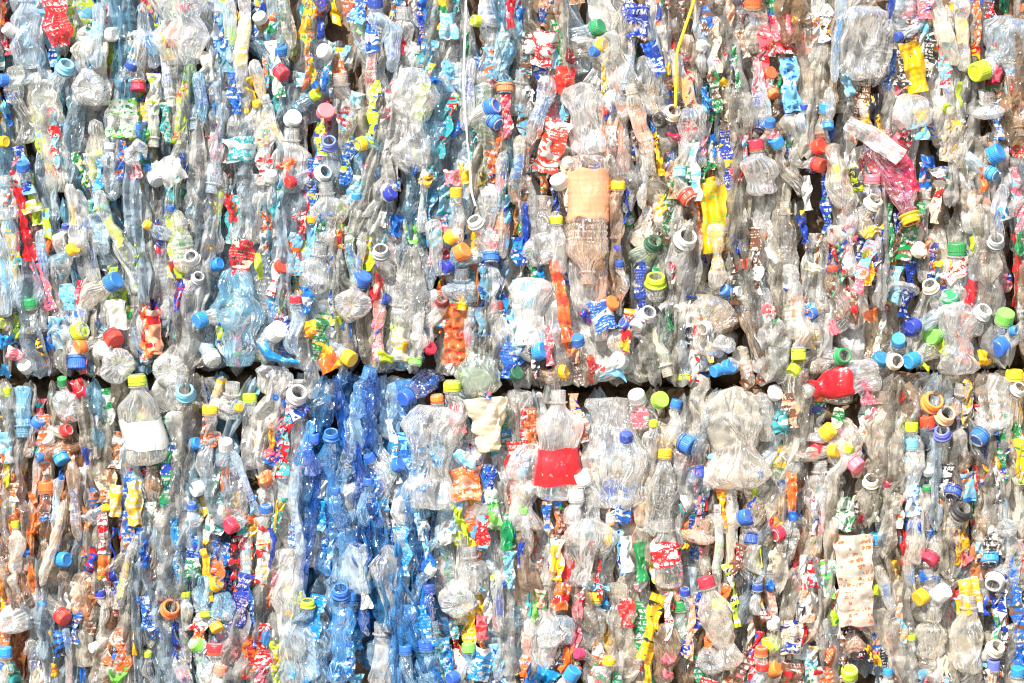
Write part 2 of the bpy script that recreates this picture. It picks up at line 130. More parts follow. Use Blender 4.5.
'D0': """20 198 42 354 94 ORB;140 0 150 334 38 TN O;242 18 200 174 42 TN BR;318 58 342 174 32 CB TN;370 128 360 234 32 DB R;410 0 416 164 42 W R;420 168 420 264 48 O Y R;430 258 462 414 28 W R;455 58 450 334 14 DB;500 58 496 124 38 Y;520 198 480 334 42 Y OL;560 58 578 224 34 DB B;572 328 592 464 44 B W;600 430 630 500 54 B W;845 -10 814 142 22 W Y;814 138 842 354 30 Y;770 178 776 254 62 G W;790 278 796 354 52 R W;940 88 950 374 32 K R;980 108 970 254 54 LB W;735 228 740 344 18 G;720 388 736 494 42 LB R;703 438 742 690 22 DB;718 620 748 690 52 DB P;190 468 202 604 62 TN Y;245 468 252 574 58 B K;270 558 276 690 38 TN BR;215 598 222 690 28 O Y;540 468 530 564 22 Y;125 558 132 624 42 DB W;140 198 146 244 30 G;300 358 342 402 62 PE;810 578 822 690 72 CR LG;325 618 332 674 22 B;764 450 800 472 52 R W;1004 10 1014 40 40 O;30 600 60 690 60 DG TE;0 0 20 90 40 TN BR;470 610 470 680 60 LG""",
'D1': """32 58 20 284 54 W R Y;55 468 45 524 30 CB;165 -10 150 134 42 B W;60 58 60 224 14 DB;95 558 96 690 48 Y;910 535 884 668 92 CB W;905 408 906 504 42 P R;1005 28 1005 144 48 G;805 -10 872 134 24 YG;955 18 950 64 62 W LG;975 328 976 404 38 DB;940 278 996 240 28 YG W;950 322 1004 280 22 B;890 316 920 300 30 LB;730 120 780 80 50 W;1000 620 1015 690 40 K""",
'D2': """40 118 40 214 28 DB;104 308 84 434 24 LG G;65 318 66 394 22 TE;178 128 164 234 38 Y;222 178 188 274 74 R;212 278 184 384 64 O R W;380 58 386 124 28 Y;453 88 462 234 48 W;508 118 522 274 42 G;570 178 592 304 34 Y W;582 318 528 584 58 Y K Y;540 588 540 690 28 Y;514 610 528 640 28 R;670 118 676 244 22 B R;690 58 690 134 28 Y K LB;786 108 780 174 54 RO;820 78 820 234 38 W LG;850 0 840 64 32 Y O;880 0 870 204 42 W CR;858 198 902 454 32 YG W K;985 108 1002 204 18 YG Y;988 318 1006 404 22 LB Y;1008 390 1016 430 34 R W;370 328 376 394 32 CB;228 538 198 640 42 O;60 598 66 690 18 B;840 338 852 384 38 W;598 568 642 602 40 P;15 640 42 690 30 Y K;90 640 180 670 60 CB;600 640 640 650 40 P;280 300 390 300 26 LB W""",
'D3': """240 188 234 334 74 W LG TE;95 428 95 564 88 CR DB;100 598 100 690 92 BR R W;10 308 16 404 52 O W;10 148 30 180 40 LB W;0 280 24 290 50 B;550 68 545 204 28 R;590 0 586 64 72 B GR;565 248 572 314 48 B;455 288 482 364 42 B CB;430 290 432 330 30 YG;800 258 812 404 94 Y W;810 398 816 444 94 DG TN;905 398 905 504 34 G W;120 198 132 304 34 R;180 178 180 294 54 R W LB;250 390 270 440 40 YG G;280 538 228 592 62 O W;865 328 870 404 14 DB;1005 518 1012 594 24 B;945 18 945 104 40 LG W;770 168 804 202 50 P;690 670 752 670 32 LB W R;190 618 202 690 72 W R G;600 250 680 270 30 B;400 540 440 610 50 Y;240 100 410 110 50 O LG;140 420 144 520 24 R""",
}
# tiny round rings etc. are covered by MOUTHS
# ---------------------------------------------------------------- colours
def lin(rgb):
    return tuple(((c/255)/12.92 if c/255 <= 0.04045 else ((c/255+0.055)/1.055)**2.4) for c in rgb)
PAL = {k: lin(v) for k, v in dict(
 R=(206,28,38), DR=(120,22,34), RO=(226,70,48), B=(24,104,196), LB=(120,192,224), DB=(22,62,166), CB=(20,138,206), TB=(20,120,160), BL=(96,116,200),
 W=(214,214,210), WR=(220,208,206), Y=(244,188,16), YG=(186,208,24), G=(12,140,76), DG=(8,84,56), LG=(128,208,84), LGW=(150,214,70), O=(238,112,44), BO=(196,122,70),
 P=(236,112,126), SA=(238,128,104), M=(206,44,84), TE=(50,164,170), K=(38,38,46), BR=(118,76,52), TN=(184,116,68), CR=(232,216,186),
 PE=(236,168,128), GR=(178,180,182), OL=(140,130,52), PU=(110,100,176), MU=(196,164,84), ORB=(170,100,58), CGN=(190,214,190), CT=(196,186,174)).items()}
CNAME = dict(R='red', DR='dark red', RO='orange-red', B='blue', LB='pale blue', DB='dark blue', CB='sky blue', TB='teal blue', BL='lavender blue', W='white', WR='white',
 Y='yellow', YG='lime', G='green', DG='dark green', LG='light green', LGW='light green', O='orange', BO='tan brown', P='pink', SA='salmon', M='crimson pink', TE='teal',
 K='black', BR='brown', TN='tan', CR='cream', PE='peach', GR='grey', OL='olive', PU='purple', MU='mustard', ORB='tan brown', CGN='pale green', CT='off-white')
TINT = {k: lin(v) for k, v in dict(
 CL=(244,243,239), CW=(249,248,244), CWM=(247,238,220), CG=(226,223,214), CB1=(212,232,246), CB2=(168,214,244), CGR=(214,230,208), CBR=(196,164,126),
 LBT=(140,208,240), BLT=(82,178,246), BLD=(20,116,230), ORT=(250,214,182), ORB=(200,132,80), PET=(247,216,186), KT=(40,40,44), MGT=(226,84,116)).items()}
TNAME = dict(CL='clear', CW='milky clear', CWM='dusty clear', CG='greyish clear', CB1='bluish clear', CB2='pale blue', CGR='greenish clear', CBR='brownish',
 LBT='light blue', BLT='blue', BLD='deep blue', ORT='orange-filled clear', ORB='amber', PET='peach-tinted', KT='black', MGT='crimson')

# ---------------------------------------------------------------- materials
def new_mat(name):
    m = bpy.data.materials.new(name); m.use_nodes = True
    nt = m.node_tree; nt.nodes.clear()
    return m, nt, nt.nodes, nt.links
def nd(ns, t, **kw):
    n = ns.new(t)
    for k, v in kw.items():
        if k[0] == 'i' and k[1:].isdigit(): n.inputs[int(k[1:])].default_value = v
        else: setattr(n, k, v)
    return n
def attr(ns, name):
    a = ns.new('ShaderNodeAttribute'); a.attribute_name = name; return a
def maths(ns, ls, op, a, b=None, clamp=False):
    n = ns.new('ShaderNodeMath'); n.operation = op; n.use_clamp = clamp
    for i, x in enumerate((a, b)):
        if x is None: continue
        if isinstance(x, (int, float)): n.inputs[i].default_value = x
        else: ls.new(x, n.inputs[i])
    return n.outputs[0]
def mixc(ns, ls, fac, a, b):
    n = ns.new('ShaderNodeMix'); n.data_type = 'RGBA'
    for i, x in ((0, fac), (6, a), (7, b)):
        if isinstance(x, (int, float)): n.inputs[i].default_value = x
        elif isinstance(x, tuple): n.inputs[i].default_value = (*x, 1)[:4]
        else: ls.new(x, n.inputs[i])
    return n.outputs[2]
def noise(ns, ls, vec, scale, detail=3, rough=.5, kind='FBM', dist=0.0):
    n = ns.new('ShaderNodeTexNoise'); n.noise_type = kind
    n.inputs['Scale'].default_value = scale; n.inputs['Detail'].default_value = detail
    n.inputs['Roughness'].default_value = rough; n.inputs['Distortion'].default_value = dist
    if vec is not None: ls.new(vec, n.inputs['Vector'])
    return n.outputs[0]
def scaled(ns, ls, vec, s):
    n = ns.new('ShaderNodeVectorMath'); n.operation = 'MULTIPLY'; ls.new(vec, n.inputs[0]); n.inputs[1].default_value = s
    return n.outputs[0]
def ramp(ns, ls, x, lo, hi):
    n = ns.new('ShaderNodeMapRange'); n.inputs[1].default_value = lo; n.inputs[2].default_value = hi
    ls.new(x, n.inputs[0]); return n.outputs[0]

def clear_plastic():
    m, nt, ns, ls = new_mat('crushed_clear_plastic')
    tint = attr(ns, 'tint').outputs['Color']; uvp = attr(ns, 'uvp').outputs['Vector']
    st = scaled(ns, ls, uvp, (1.0, 0.26, 1.0))
    n1 = noise(ns, ls, st, 75, 2, .5, 'FBM', .6)
    h = maths(ns, ls, 'MULTIPLY', maths(ns, ls, 'ABSOLUTE', maths(ns, ls, 'SUBTRACT', n1, .5)), .012)
    bump = ns.new('ShaderNodeBump'); bump.inputs['Strength'].default_value = 0.9; bump.inputs['Distance'].default_value = 1.0
    ls.new(h, bump.inputs['Height'])
    # dust and dried residue, scuffed stress-whitened plastic: patches of their own
    dn = ns.new('ShaderNodeTexNoise'); dn.inputs['Scale'].default_value = 30; dn.inputs['Detail'].default_value = 2.5; dn.inputs['Roughness'].default_value = .65
    ls.new(uvp, dn.inputs['Vector'])
    dsep = ns.new('ShaderNodeSeparateColor'); ls.new(dn.outputs['Color'], dsep.inputs[0])
    dirt = ramp(ns, ls, dsep.outputs[0], .54, .70)
    dirt = maths(ns, ls, 'MULTIPLY', dirt, attr(ns, 'dirt').outputs['Fac'])
    c_op = mixc(ns, ls, dirt, tint, (.52, .40, .27))
    lw = ns.new('ShaderNodeLayerWeight'); lw.inputs['Blend'].default_value = .45; ls.new(bump.outputs[0], lw.inputs['Normal'])
    pb = ns.new('ShaderNodeBsdfPrincipled')
    ls.new(c_op, pb.inputs['Base Color']); pb.inputs['Roughness'].default_value = .24
    pb.inputs['IOR'].default_value = 1.58; pb.inputs['Specular IOR Level'].default_value = .8
    ls.new(bump.outputs[0], pb.inputs['Normal'])
    tl = ns.new('ShaderNodeBsdfTranslucent'); ls.new(c_op, tl.inputs['Color']); ls.new(bump.outputs[0], tl.inputs['Normal'])
    body = ns.new('ShaderNodeMixShader'); body.inputs[0].default_value = .42
    ls.new(pb.outputs[0], body.inputs[1]); ls.new(tl.outputs[0], body.inputs[2])
    tr = ns.new('ShaderNodeBsdfTransparent')
    ls.new(mixc(ns, ls, .68, tint, (1, 1, 1)), tr.inputs['Color'])
    gl = ns.new('ShaderNodeBsdfGlossy'); gl.inputs['Roughness'].default_value = .10; gl.inputs['Color'].default_value = (1, 1, 1, 1)
    ls.new(bump.outputs[0], gl.inputs['Normal'])
    fr = ns.new('ShaderNodeFresnel'); fr.inputs['IOR'].default_value = 1.7; ls.new(bump.outputs[0], fr.inputs['Normal'])
    see = ns.new('ShaderNodeMixShader'); ls.new(fr.outputs[0], see.inputs[0]); ls.new(tr.outputs[0], see.inputs[1]); ls.new(gl.outputs[0], see.inputs[2])
    fac = maths(ns, ls, 'ADD', maths(ns, ls, 'MULTIPLY', lw.outputs['Facing'], .55), .10)
    fac = maths(ns, ls, 'ADD', fac, maths(ns, ls, 'MULTIPLY', dirt, .5))
    haze = ramp(ns, ls, dsep.outputs[1], .44, .60)
    fac = maths(ns, ls, 'ADD', fac, maths(ns, ls, 'MULTIPLY', haze, .28))
    fac = maths(ns, ls, 'MULTIPLY', fac, attr(ns, 'milk').outputs['Fac'], True)
    out = ns.new('ShaderNodeMixShader'); ls.new(fac, out.inputs[0]); ls.new(see.outputs[0], out.inputs[1]); ls.new(body.outputs[0], out.inputs[2])
    o = ns.new('ShaderNodeOutputMaterial'); ls.new(out.outputs[0], o.inputs[0])
    return m

def printed_film():
    m, nt, ns, ls = new_mat('printed_film')
    c1 = attr(ns, 'tint').outputs['Color']; c2 = attr(ns, 'tint2').outputs['Color']; c3 = attr(ns, 'tint3').outputs['Color']
    uvp = attr(ns, 'uvp').outputs['Vector']
    sx = ns.new('ShaderNodeSeparateXYZ'); ls.new(uvp, sx.inputs[0])
    cmb = ns.new('ShaderNodeCombineXYZ'); ls.new(sx.outputs[1], cmb.inputs[1]); ls.new(sx.outputs[2], cmb.inputs[2])
    ls.new(maths(ns, ls, 'MULTIPLY', sx.outputs[0], .45), cmb.inputs[0])
    band = noise(ns, ls, cmb.outputs[0], 58, 2, .55, 'FBM', .5)
    b2 = maths(ns, ls, 'GREATER_THAN', band, .56)
    vor = ns.new('ShaderNodeTexVoronoi'); vor.distance = 'CHEBYCHEV'; vor.inputs['Scale'].default_value = 150; vor.inputs['Randomness'].default_value = .8
    ls.new(scaled(ns, ls, uvp, (1, .7, 1)), vor.inputs['Vector'])
    sep = ns.new('ShaderNodeSeparateColor'); ls.new(vor.outputs['Color'], sep.inputs[0])
    big = maths(ns, ls, 'GREATER_THAN', maths(ns, ls, 'SINE', maths(ns, ls, 'MULTIPLY', sx.outputs[1], 620.0)), -.2)
    glyph = maths(ns, ls, 'GREATER_THAN', noise(ns, ls, scaled(ns, ls, uvp, (1.0, .45, 1.0)), 330, 1), .5)
    art = maths(ns, ls, 'GREATER_THAN', noise(ns, ls, uvp, 40, 1), .50)
    blk3 = maths(ns, ls, 'MULTIPLY', maths(ns, ls, 'MULTIPLY', big, glyph), art)
    c = mixc(ns, ls, b2, c1, c2); c = mixc(ns, ls, blk3, c, c3)
    # fine rows of print
    row = maths(ns, ls, 'SINE', maths(ns, ls, 'MULTIPLY', sx.outputs[1], 1300.0))
    chars = noise(ns, ls, scaled(ns, ls, uvp, (1.0, .25, 1.0)), 600, 1)
    ink = maths(ns, ls, 'MULTIPLY', maths(ns, ls, 'GREATER_THAN', row, .1), maths(ns, ls, 'GREATER_THAN', chars, .5))
    area = maths(ns, ls, 'LESS_THAN', band, .46)
    ink = maths(ns, ls, 'MULTIPLY', ink, area)
    ls2 = mixc(ns, ls, .5, c2, c3)
    c = mixc(ns, ls, maths(ns, ls, 'MULTIPLY', ink, .7), c, ls2)
    worn = ramp(ns, ls, noise(ns, ls, uvp, 60, 3, .7), .63, .70)
    c = mixc(ns, ls, maths(ns, ls, 'MULTIPLY', worn, .55), c, (.72, .69, .64))
    b1 = noise(ns, ls, scaled(ns, ls, uvp, (1, .4, 1)), 110, 3, .6, 'RIDGED_MULTIFRACTAL', .5)
    bump = ns.new('ShaderNodeBump'); bump.inputs['Strength'].default_value = .8; bump.inputs['Distance'].default_value = .0018
    ls.new(b1, bump.inputs['Height'])
    pb = ns.new('ShaderNodeBsdfPrincipled'); ls.new(c, pb.inputs['Base Color']); pb.inputs['Roughness'].default_value = .28
    pb.inputs['Specular IOR Level'].default_value = .6; ls.new(bump.outputs[0], pb.inputs['Normal'])
    tl = ns.new('ShaderNodeBsdfTranslucent'); ls.new(c, tl.inputs['Color'])
    mx = ns.new('ShaderNodeMixShader'); mx.inputs[0].default_value = .25; ls.new(pb.outputs[0], mx.inputs[1]); ls.new(tl.outputs[0], mx.inputs[2])
    tp = ns.new('ShaderNodeBsdfTransparent'); m2 = ns.new('ShaderNodeMixShader'); m2.inputs[0].default_value = .13; ls.new(mx.outputs[0], m2.inputs[1]); ls.new(tp.outputs[0], m2.inputs[2])
    o = ns.new('ShaderNodeOutputMaterial'); ls.new(m2.outputs[0], o.inputs[0])
    return m

def cap_plastic():
    m, nt, ns, ls = new_mat('cap_plastic')
    tint = attr(ns, 'tint').outputs['Color']
    oi = ns.new('ShaderNodeObjectInfo')
    hs = ns.new('ShaderNodeHueSaturation'); ls.new(tint, hs.inputs['Color'])
    ls.new(maths(ns, ls, 'ADD', maths(ns, ls, 'MULTIPLY', oi.outputs['Random'], .03), .485), hs.inputs['Hue'])
    ls.new(maths(ns, ls, 'ADD', maths(ns, ls, 'MULTIPLY', oi.outputs['Random'], .22), .84), hs.inputs['Value'])
    tc = ns.new('ShaderNodeTexCoord')
    off = ns.new('ShaderNodeVectorMath'); off.operation = 'ADD'; ls.new(tc.outputs['Object'], off.inputs[0]); ls.new(oi.outputs['Location'], off.inputs[1])
    dirt = ramp(ns, ls, noise(ns, ls, off.outputs[0], 120, 4, .7), .56, .74)
    c = mixc(ns, ls, maths(ns, ls, 'ADD', maths(ns, ls, 'MULTIPLY', dirt, .4), .06), hs.outputs[0], (.42, .36, .29))
    sc = noise(ns, ls, off.outputs[0], 420, 2, .6)
    bump = ns.new('ShaderNodeBump'); bump.inputs['Strength'].default_value = .35; bump.inputs['Distance'].default_value = .0008; ls.new(sc, bump.inputs['Height'])
    pb = ns.new('ShaderNodeBsdfPrincipled'); ls.new(c, pb.inputs['Base Color'])
    ls.new(maths(ns, ls, 'ADD', maths(ns, ls, 'MULTIPLY', sc, .2), .28), pb.inputs['Roughness'])
    ls.new(bump.outputs[0], pb.inputs['Normal'])
    o = ns.new('ShaderNodeOutputMaterial'); ls.new(pb.outputs[0], o.inputs[0])
    return m

def rough_mat(name, a, b, scale, rough=.7):
    m, nt, ns, ls = new_mat(name)
    tc = ns.new('ShaderNodeTexCoord')
    n = noise(ns, ls, tc.outputs['Object'], scale, 5, .65)
    c = mixc(ns, ls, ramp(ns, ls, n, .35, .65), a, b)
    bump = ns.new('ShaderNodeBump'); bump.inputs['Strength'].default_value = .6; bump.inputs['Distance'].default_value = .01; ls.new(n, bump.inputs['Height'])
    pb = ns.new('ShaderNodeBsdfPrincipled'); ls.new(c, pb.inputs['Base Color']); pb.inputs['Roughness'].default_value = rough; ls.new(bump.outputs[0], pb.inputs['Normal'])
    o = ns.new('ShaderNodeOutputMaterial'); ls.new(pb.outputs[0], o.inputs[0])
    return m
M_CLEAR, M_FILM, M_CAP = clear_plastic(), printed_film(), cap_plastic()
M_CORE = rough_mat('bale_interior_shade', lin((66, 50, 36)), lin((132, 106, 80)), 22)  # dark browns put the shade of the gaps between bottles into the core colour
M_YARD = rough_mat('concrete_yard', lin((128, 124, 118)), lin((150, 146, 139)), 3, .85)

# ---------------------------------------------------------------- mesh helpers
def grid_faces(nr, na, closed, base=0):
    i = np.arange(nr-1)[:, None]; j = np.arange(na if closed else na-1)[None, :]
    j2 = (j+1) % na
    f = np.stack(np.broadcast_arrays(i*na+j, i*na+j2, (i+1)*na+j2, (i+1)*na+j), -1).reshape(-1, 4)
    return f+base
def make_mesh(name, V, F, mat, attrs, smooth=True):
    me = bpy.data.meshes.new(name)
    V = np.asarray(V, np.float32); F = np.asarray(F, np.int32)
    n, k = F.shape
    me.vertices.add(len(V)); me.vertices.foreach_set('co', V.ravel())
    me.loops.add(n*k); me.loops.foreach_set('vertex_index', F.ravel())
    me.polygons.add(n); me.polygons.foreach_set('loop_start', np.arange(0, n*k, k, dtype=np.int32))
    me.polygons.foreach_set('use_smooth', np.full(n, smooth))
    for an, val in attrs.items():
        val = np.asarray(val, np.float32)
        if an.startswith('tint'):
            a = me.attributes.new(an, 'FLOAT_COLOR', 'POINT')
            if val.ndim == 1: val = np.tile(val, (len(V), 1))
            a.data.foreach_set('color', np.concatenate([val[:, :3], np.ones((len(V), 1), np.float32)], 1).ravel())
        elif val.ndim == 2:
            a = me.attributes.new(an, 'FLOAT_VECTOR', 'POINT'); a.data.foreach_set('vector', val.ravel())
        else:
            a = me.attributes.new(an, 'FLOAT', 'POINT'); a.data.foreach_set('value', np.full(len(V), val) if val.ndim == 0 else val)
    me.materials.append(mat); me.update(calc_edges=True); me.validate()
    return me
def link(name, data, parent=None, mat=None):
    o = bpy.data.objects.new(name, data); col.objects.link(o)
    if parent is not None: o.parent = parent
    if mat is not None: o.matrix_world = mat
    return o
def smooth(a, b, x):
    t = np.clip((x-a)/(b-a), 0, 1); return t*t*(3-2*t)

class Crushed:
    """One squashed PET bottle: a lathed bottle pressed flat, bent, twisted and creased."""
    def __init__(self, L, width, depth, rng, k=1.0, amp=1.0, neckless=False, calm=False):
        self.L, self.k, self.rng, self.neckless = L, k, rng, neckless
        self.R = R = 0.032
        self.wu, self.dv = width/(2*R), depth/(2*R)
        self.ne = 0.021*k                                   # neck end
        self.sh = min(0.065, self.ne + .28*L)               # shoulder end
        rw = min(width, .07)
        n = 13
        lam = np.exp(rng.uniform(math.log(.012), math.log(.06), n))
        d = rng.normal(size=(n, 3)); d[:9, 2] *= .09; d[9:, 2] *= 1.2; d /= np.linalg.norm(d, axis=1)[:, None]
        self.kv = d*(2*math.pi/lam)[:, None]; self.ph = rng.uniform(0, 6.28, n)
        self.am = lam*.24*amp*rng.uniform(.4, 1.0, n)*min(1, rw/.045); self.am[9:] *= .8
        dd = rng.normal(size=(n, 3)); dd[:, 2] *= .35; dd /= np.linalg.norm(dd, axis=1)[:, None]; self.dd = dd
        self.bend = rng.uniform(-.012, .012, 4)*(0.3 if calm else 1)*min(1, L/.15)
        self.tw = rng.uniform(-1, 1)*(.2 if calm else .9)/.2
        self.rib = rng.choice([0, 0, .0007, .001])*(width < .05); self.ribf = rng.uniform(550, 850)
        self.pm = int(rng.integers(4, 7)); self.pa = (rng.uniform(.28, .5) if neckless else rng.uniform(.08, .2))*(.35 if calm else 1); self.pp = rng.uniform(0, 6, 3); self.pw = rng.uniform(10, 30, 2)
        self.pin = [(rng.uniform(.3, .95)*L, rng.uniform(.008, .03), rng.uniform(.1, .55)) for _ in range(rng.integers(0, 3))]
    def profile(self, s):
        k, R, L, ne, sh = self.k, self.R, self.L, self.ne, self.sh
        rn = .0122*k
        if self.neckless:
            e0 = np.clip(s/.02, 0, 1); e1 = np.clip((L-s)/.014, 0, 1)
            return R*(.35+.65*np.sqrt(e0))*(.5+.5*np.sqrt(e1))+self.rib*np.sin(s*self.ribf)
        r = np.where(s < ne, rn, rn + (R-rn)*np.sin(smooth(ne, sh, s)*math.pi/2)**1.15)
        r = np.where(np.abs(s-.0205*k) < .0016*k, rn*1.28, r)
        r = r + np.where((s > sh) & (s < L-.03), self.rib*np.sin(s*self.ribf), 0)
        e = np.clip((s-(L-.016))/.016, 0, 1)
        return r*np.sqrt(np.clip(1-.72*e**3, .05, 1))
    def deform(self, s, th, r):
        c0 = np.ones_like(s) if self.neckless else smooth(self.ne+.001, self.sh-.012, s)
        r = r*(1+c0*self.pa*(.6+.4*np.sin(s*self.pw[0]*3+self.pp[1]))*np.arcsin(np.sin(self.pm*th+self.pp[0]+1.6*np.sin(s*self.pw[1]+self.pp[2]))*.98)*.64)
        if self.neckless: r = r*(1+.22*np.arcsin(np.sin(s*self.pw[1]*3+self.pp[1]))*.64)
        u, v = r*np.cos(th), r*np.sin(th)
        c = np.ones_like(s) if self.neckless else smooth(self.ne+.001, self.sh-.012, s)
        for p0, w, a in self.pin:
            g = 1-a*np.exp(-((s-p0)/w)**2); u = u*(1+(g-1)*c*.5); v = v*(1+(g-1)*c)
        a = self.tw*np.clip(s-self.ne, 0, None)*c
        u, v = u*np.cos(a)-v*np.sin(a), u*np.sin(a)+v*np.cos(a)
        u = u*(1+(self.wu-1)*c); v = v*(1+(self.dv-1)*c)
        P = np.stack([u, v, s], -1)
        D = np.zeros_like(P)
        for kv, ph, am, dd in zip(self.kv, self.ph, self.am, self.dd):
            D += (np.arcsin(np.sin(P@kv+ph)*.995)*.36*am)[..., None]*dd
        q = np.clip((s-self.ne)/(self.L-self.ne), 0, 1)
        D[..., 0] += self.bend[0]*np.sin(q*math.pi)+self.bend[1]*np.sin(q*2*math.pi)
        D[..., 1] += self.bend[2]*np.sin(q*math.pi)+self.bend[3]*np.sin(q*2*math.pi)
        P = P + D*c[..., None]
        P[..., 2] = self.L-P[..., 2]
        return P
    def body(self, nr=44, na=26, open_mouth=True):
        k, L = self.k, self.L
        if self.neckless:
            ss = np.r_[0., .004, np.linspace(.01, L-.012, nr+6), L-.005, L]; rr = self.profile(ss); rr[0] *= .3; rr[-1] *= .2
            th = math.pi/2 + np.arange(na)*2*math.pi/na
            S, T = np.meshgrid(ss, th, indexing='ij'); Rr = np.broadcast_to(rr[:, None], S.shape)
            V = self.deform(S, T, Rr).reshape(-1, 3)
            uv = np.stack([T*self.R*self.wu, S, np.full_like(S, self.rng.uniform(0, 50))], -1).reshape(-1, 3)
            return V, grid_faces(len(ss), na, True), uv
        neck = np.array([0, .0, .004, .006, .0065, .0095, .010, .013, .0188, .0190, .0205, .0222, .0224])*k
        ss = np.concatenate([[.014*k], neck, np.linspace(self.ne+.003, L-.016, nr), L-.016+.016*np.array([.3, .6, .8, .93, 1.0])])
        rr = self.profile(ss)
        rr[0] = .0098*k; rr[1] = .0102*k
        for i in (4, 6): rr[i] = .0130*k
        # base dome
        ss = np.concatenate([ss, [L-.004, L-.008]]); rr = np.concatenate([rr, [self.R*.32, .0008]])
        th = math.pi/2 + np.arange(na)*2*math.pi/na
        S, T = np.meshgrid(ss, th, indexing='ij'); Rr = np.broadcast_to(rr[:, None], S.shape).copy()
        low = smooth(L-.016, L-.004, S)
        Rr *= 1-low*.12*(np.abs(np.cos(T*2.5)) < .35)
        V = self.deform(S, T, Rr).reshape(-1, 3)
        uv = np.stack([T*self.R*self.wu, S, np.full_like(S, self.rng.uniform(0, 50))], -1).reshape(-1, 3)
        return V, grid_faces(len(ss), na, True), uv
    def sleeve(self, s0, s1, nr=20, na=26, off=.0012):
        ss = np.linspace(s0, s1, nr); th = math.pi/2 + np.arange(na)*2*math.pi/na
        S, T = np.meshgrid(ss, th, indexing='ij')
        edge = .003*np.sin(T*2+self.ph[0])+.002*np.sin(T*5+self.ph[1])
        S = S+edge*np.where(np.abs(S-(s0+s1)/2) > (s1-s0)*.45, 1, 0)
        Rr = self.profile(np.clip(S, self.ne, self.L-.02))+off
        V = self.deform(S, T, Rr).reshape(-1, 3)
        uv = np.stack([T*self.R*self.wu, S, np.full_like(S, self.rng.uniform(0, 50))], -1).reshape(-1, 3)
        return V, grid_faces(nr, na, True), uv

def pleated(L, w, rng, nr, nf):
    """A bottle pressed into an upright concertina: sharp lengthwise folds, a stretch of fine ribs, ragged tapered ends."""
    na = nf*4+1
    t = np.linspace(0, 1, nr)[:, None]; q = np.linspace(-.5, .5, na)[None, :]
    tap = .4+.6*np.sqrt(np.clip(np.minimum(t*rng.uniform(4, 9), (1-t)*rng.uniform(4, 9)), 0, 1))
    s_ = t*L; ph = rng.uniform(0, 6, 6)
    wid = w*tap*(1+.13*np.arcsin(np.sin(s_*rng.uniform(30, 70)+ph[0])))
    x = wid*q + .14*w*np.sin(s_*rng.uniform(12, 30)+ph[1]) + .05*w*np.arcsin(np.sin(s_*90+q*4+ph[2]))
    dz = rng.uniform(.22, .55)*w/nf*2
    fold = np.arcsin(np.sin(q*nf*math.pi+ph[3]+.9*np.sin(s_*rng.uniform(14, 34)+ph[4]))*.985)*.64
    y = dz*fold*tap + .004*np.arcsin(np.sin(s_*rng.uniform(40, 110)+q*rng.uniform(-9, 9)+ph[5]))*.64 + .5*w*q*q
    for _ in range(5):
        lam = rng.uniform(.012, .04); ca = rng.uniform(0, 3.14)
        y = y + np.arcsin(np.sin((x*math.cos(ca)+s_*math.sin(ca)*.7)*6.283/lam+rng.uniform(0, 6))*.99)*lam*.075
    a, b = sorted(rng.uniform(.1, .95, 2))
    y = y + np.where((t > a) & (t < b), .0009*np.sin(s_*780), 0)
    z = s_ + .003*np.sin(q*9+ph[2])*(np.abs(t-.5) > .42)
    V = np.stack([x+t*0, y, z+q*0], -1).reshape(-1, 3)
    uv = np.stack([q*w*1.3+t*0, s_+q*0, np.full((nr, na), rng.uniform(0, 50))], -1).reshape(-1, 3)
    return V, grid_faces(nr, na, False), uv
_caps = {}
def cap_mesh(code, k, style):
    key = (code, style)
    if key not in _caps:
        n = 60
        ribs = np.where(np.arange(n) % 2 == 0, 1.0, .965)
        h = [.0165, .0195, .0135][style]
        prof = [(.0, 0, 0), (.0088, h-.0002, 0), (.0118, h-.0002, 0), (.0128, h, 0), (.0139, h-.0006, 0), (.0148, h-.0022, .3), (.0149, h-.004, 1), (.0150, .0030, 1), (.0150, .0026, 0),
                (.0138, .0022, 0), (.0134, .010, 0)]
        if style == 1:
            prof[0:4] = [(.0, h-.0008, 0), (.0100, h-.0008, 0), (.0106, h-.0001, 0), (.0128, h, 0)]
        else:
            prof[0] = (0, h-.0005, 0)
        th = np.arange(n)*2*math.pi/n
        V = []
        for r, z, w in prof:
            rr = np.full(n, max(r, .0004))*(1+(ribs-1)*w)
            V.append(np.stack([rr*np.cos(th), rr*np.sin(th), np.full(n, z)], -1))
        V = np.concatenate(V)
        _caps[key] = make_mesh('cap', V, grid_faces(len(prof), n, True)[:, ::-1], M_CAP, dict(tint=PAL[code]), False)
    return _caps[key]
_rings = {}
def ring_mesh(code):
    if code not in _rings:
        n = 40; th = np.arange(n)*2*math.pi/n
        prof = [(.0136, .0016), (.0150, .0014), (.0151, .0006), (.0150, -.0022), (.0136, -.0024), (.0132, 0), (.0136, .0016)]
        V = np.concatenate([np.stack([r*np.cos(th), r*np.sin(th), np.full(n, z)], -1) for r, z in prof])
        _rings[code] = make_mesh('tamper_ring', V, grid_faces(len(prof), n, True)[:, ::-1], M_CAP, dict(tint=PAL[code]), False)
    return _rings[code]
_rims = {}
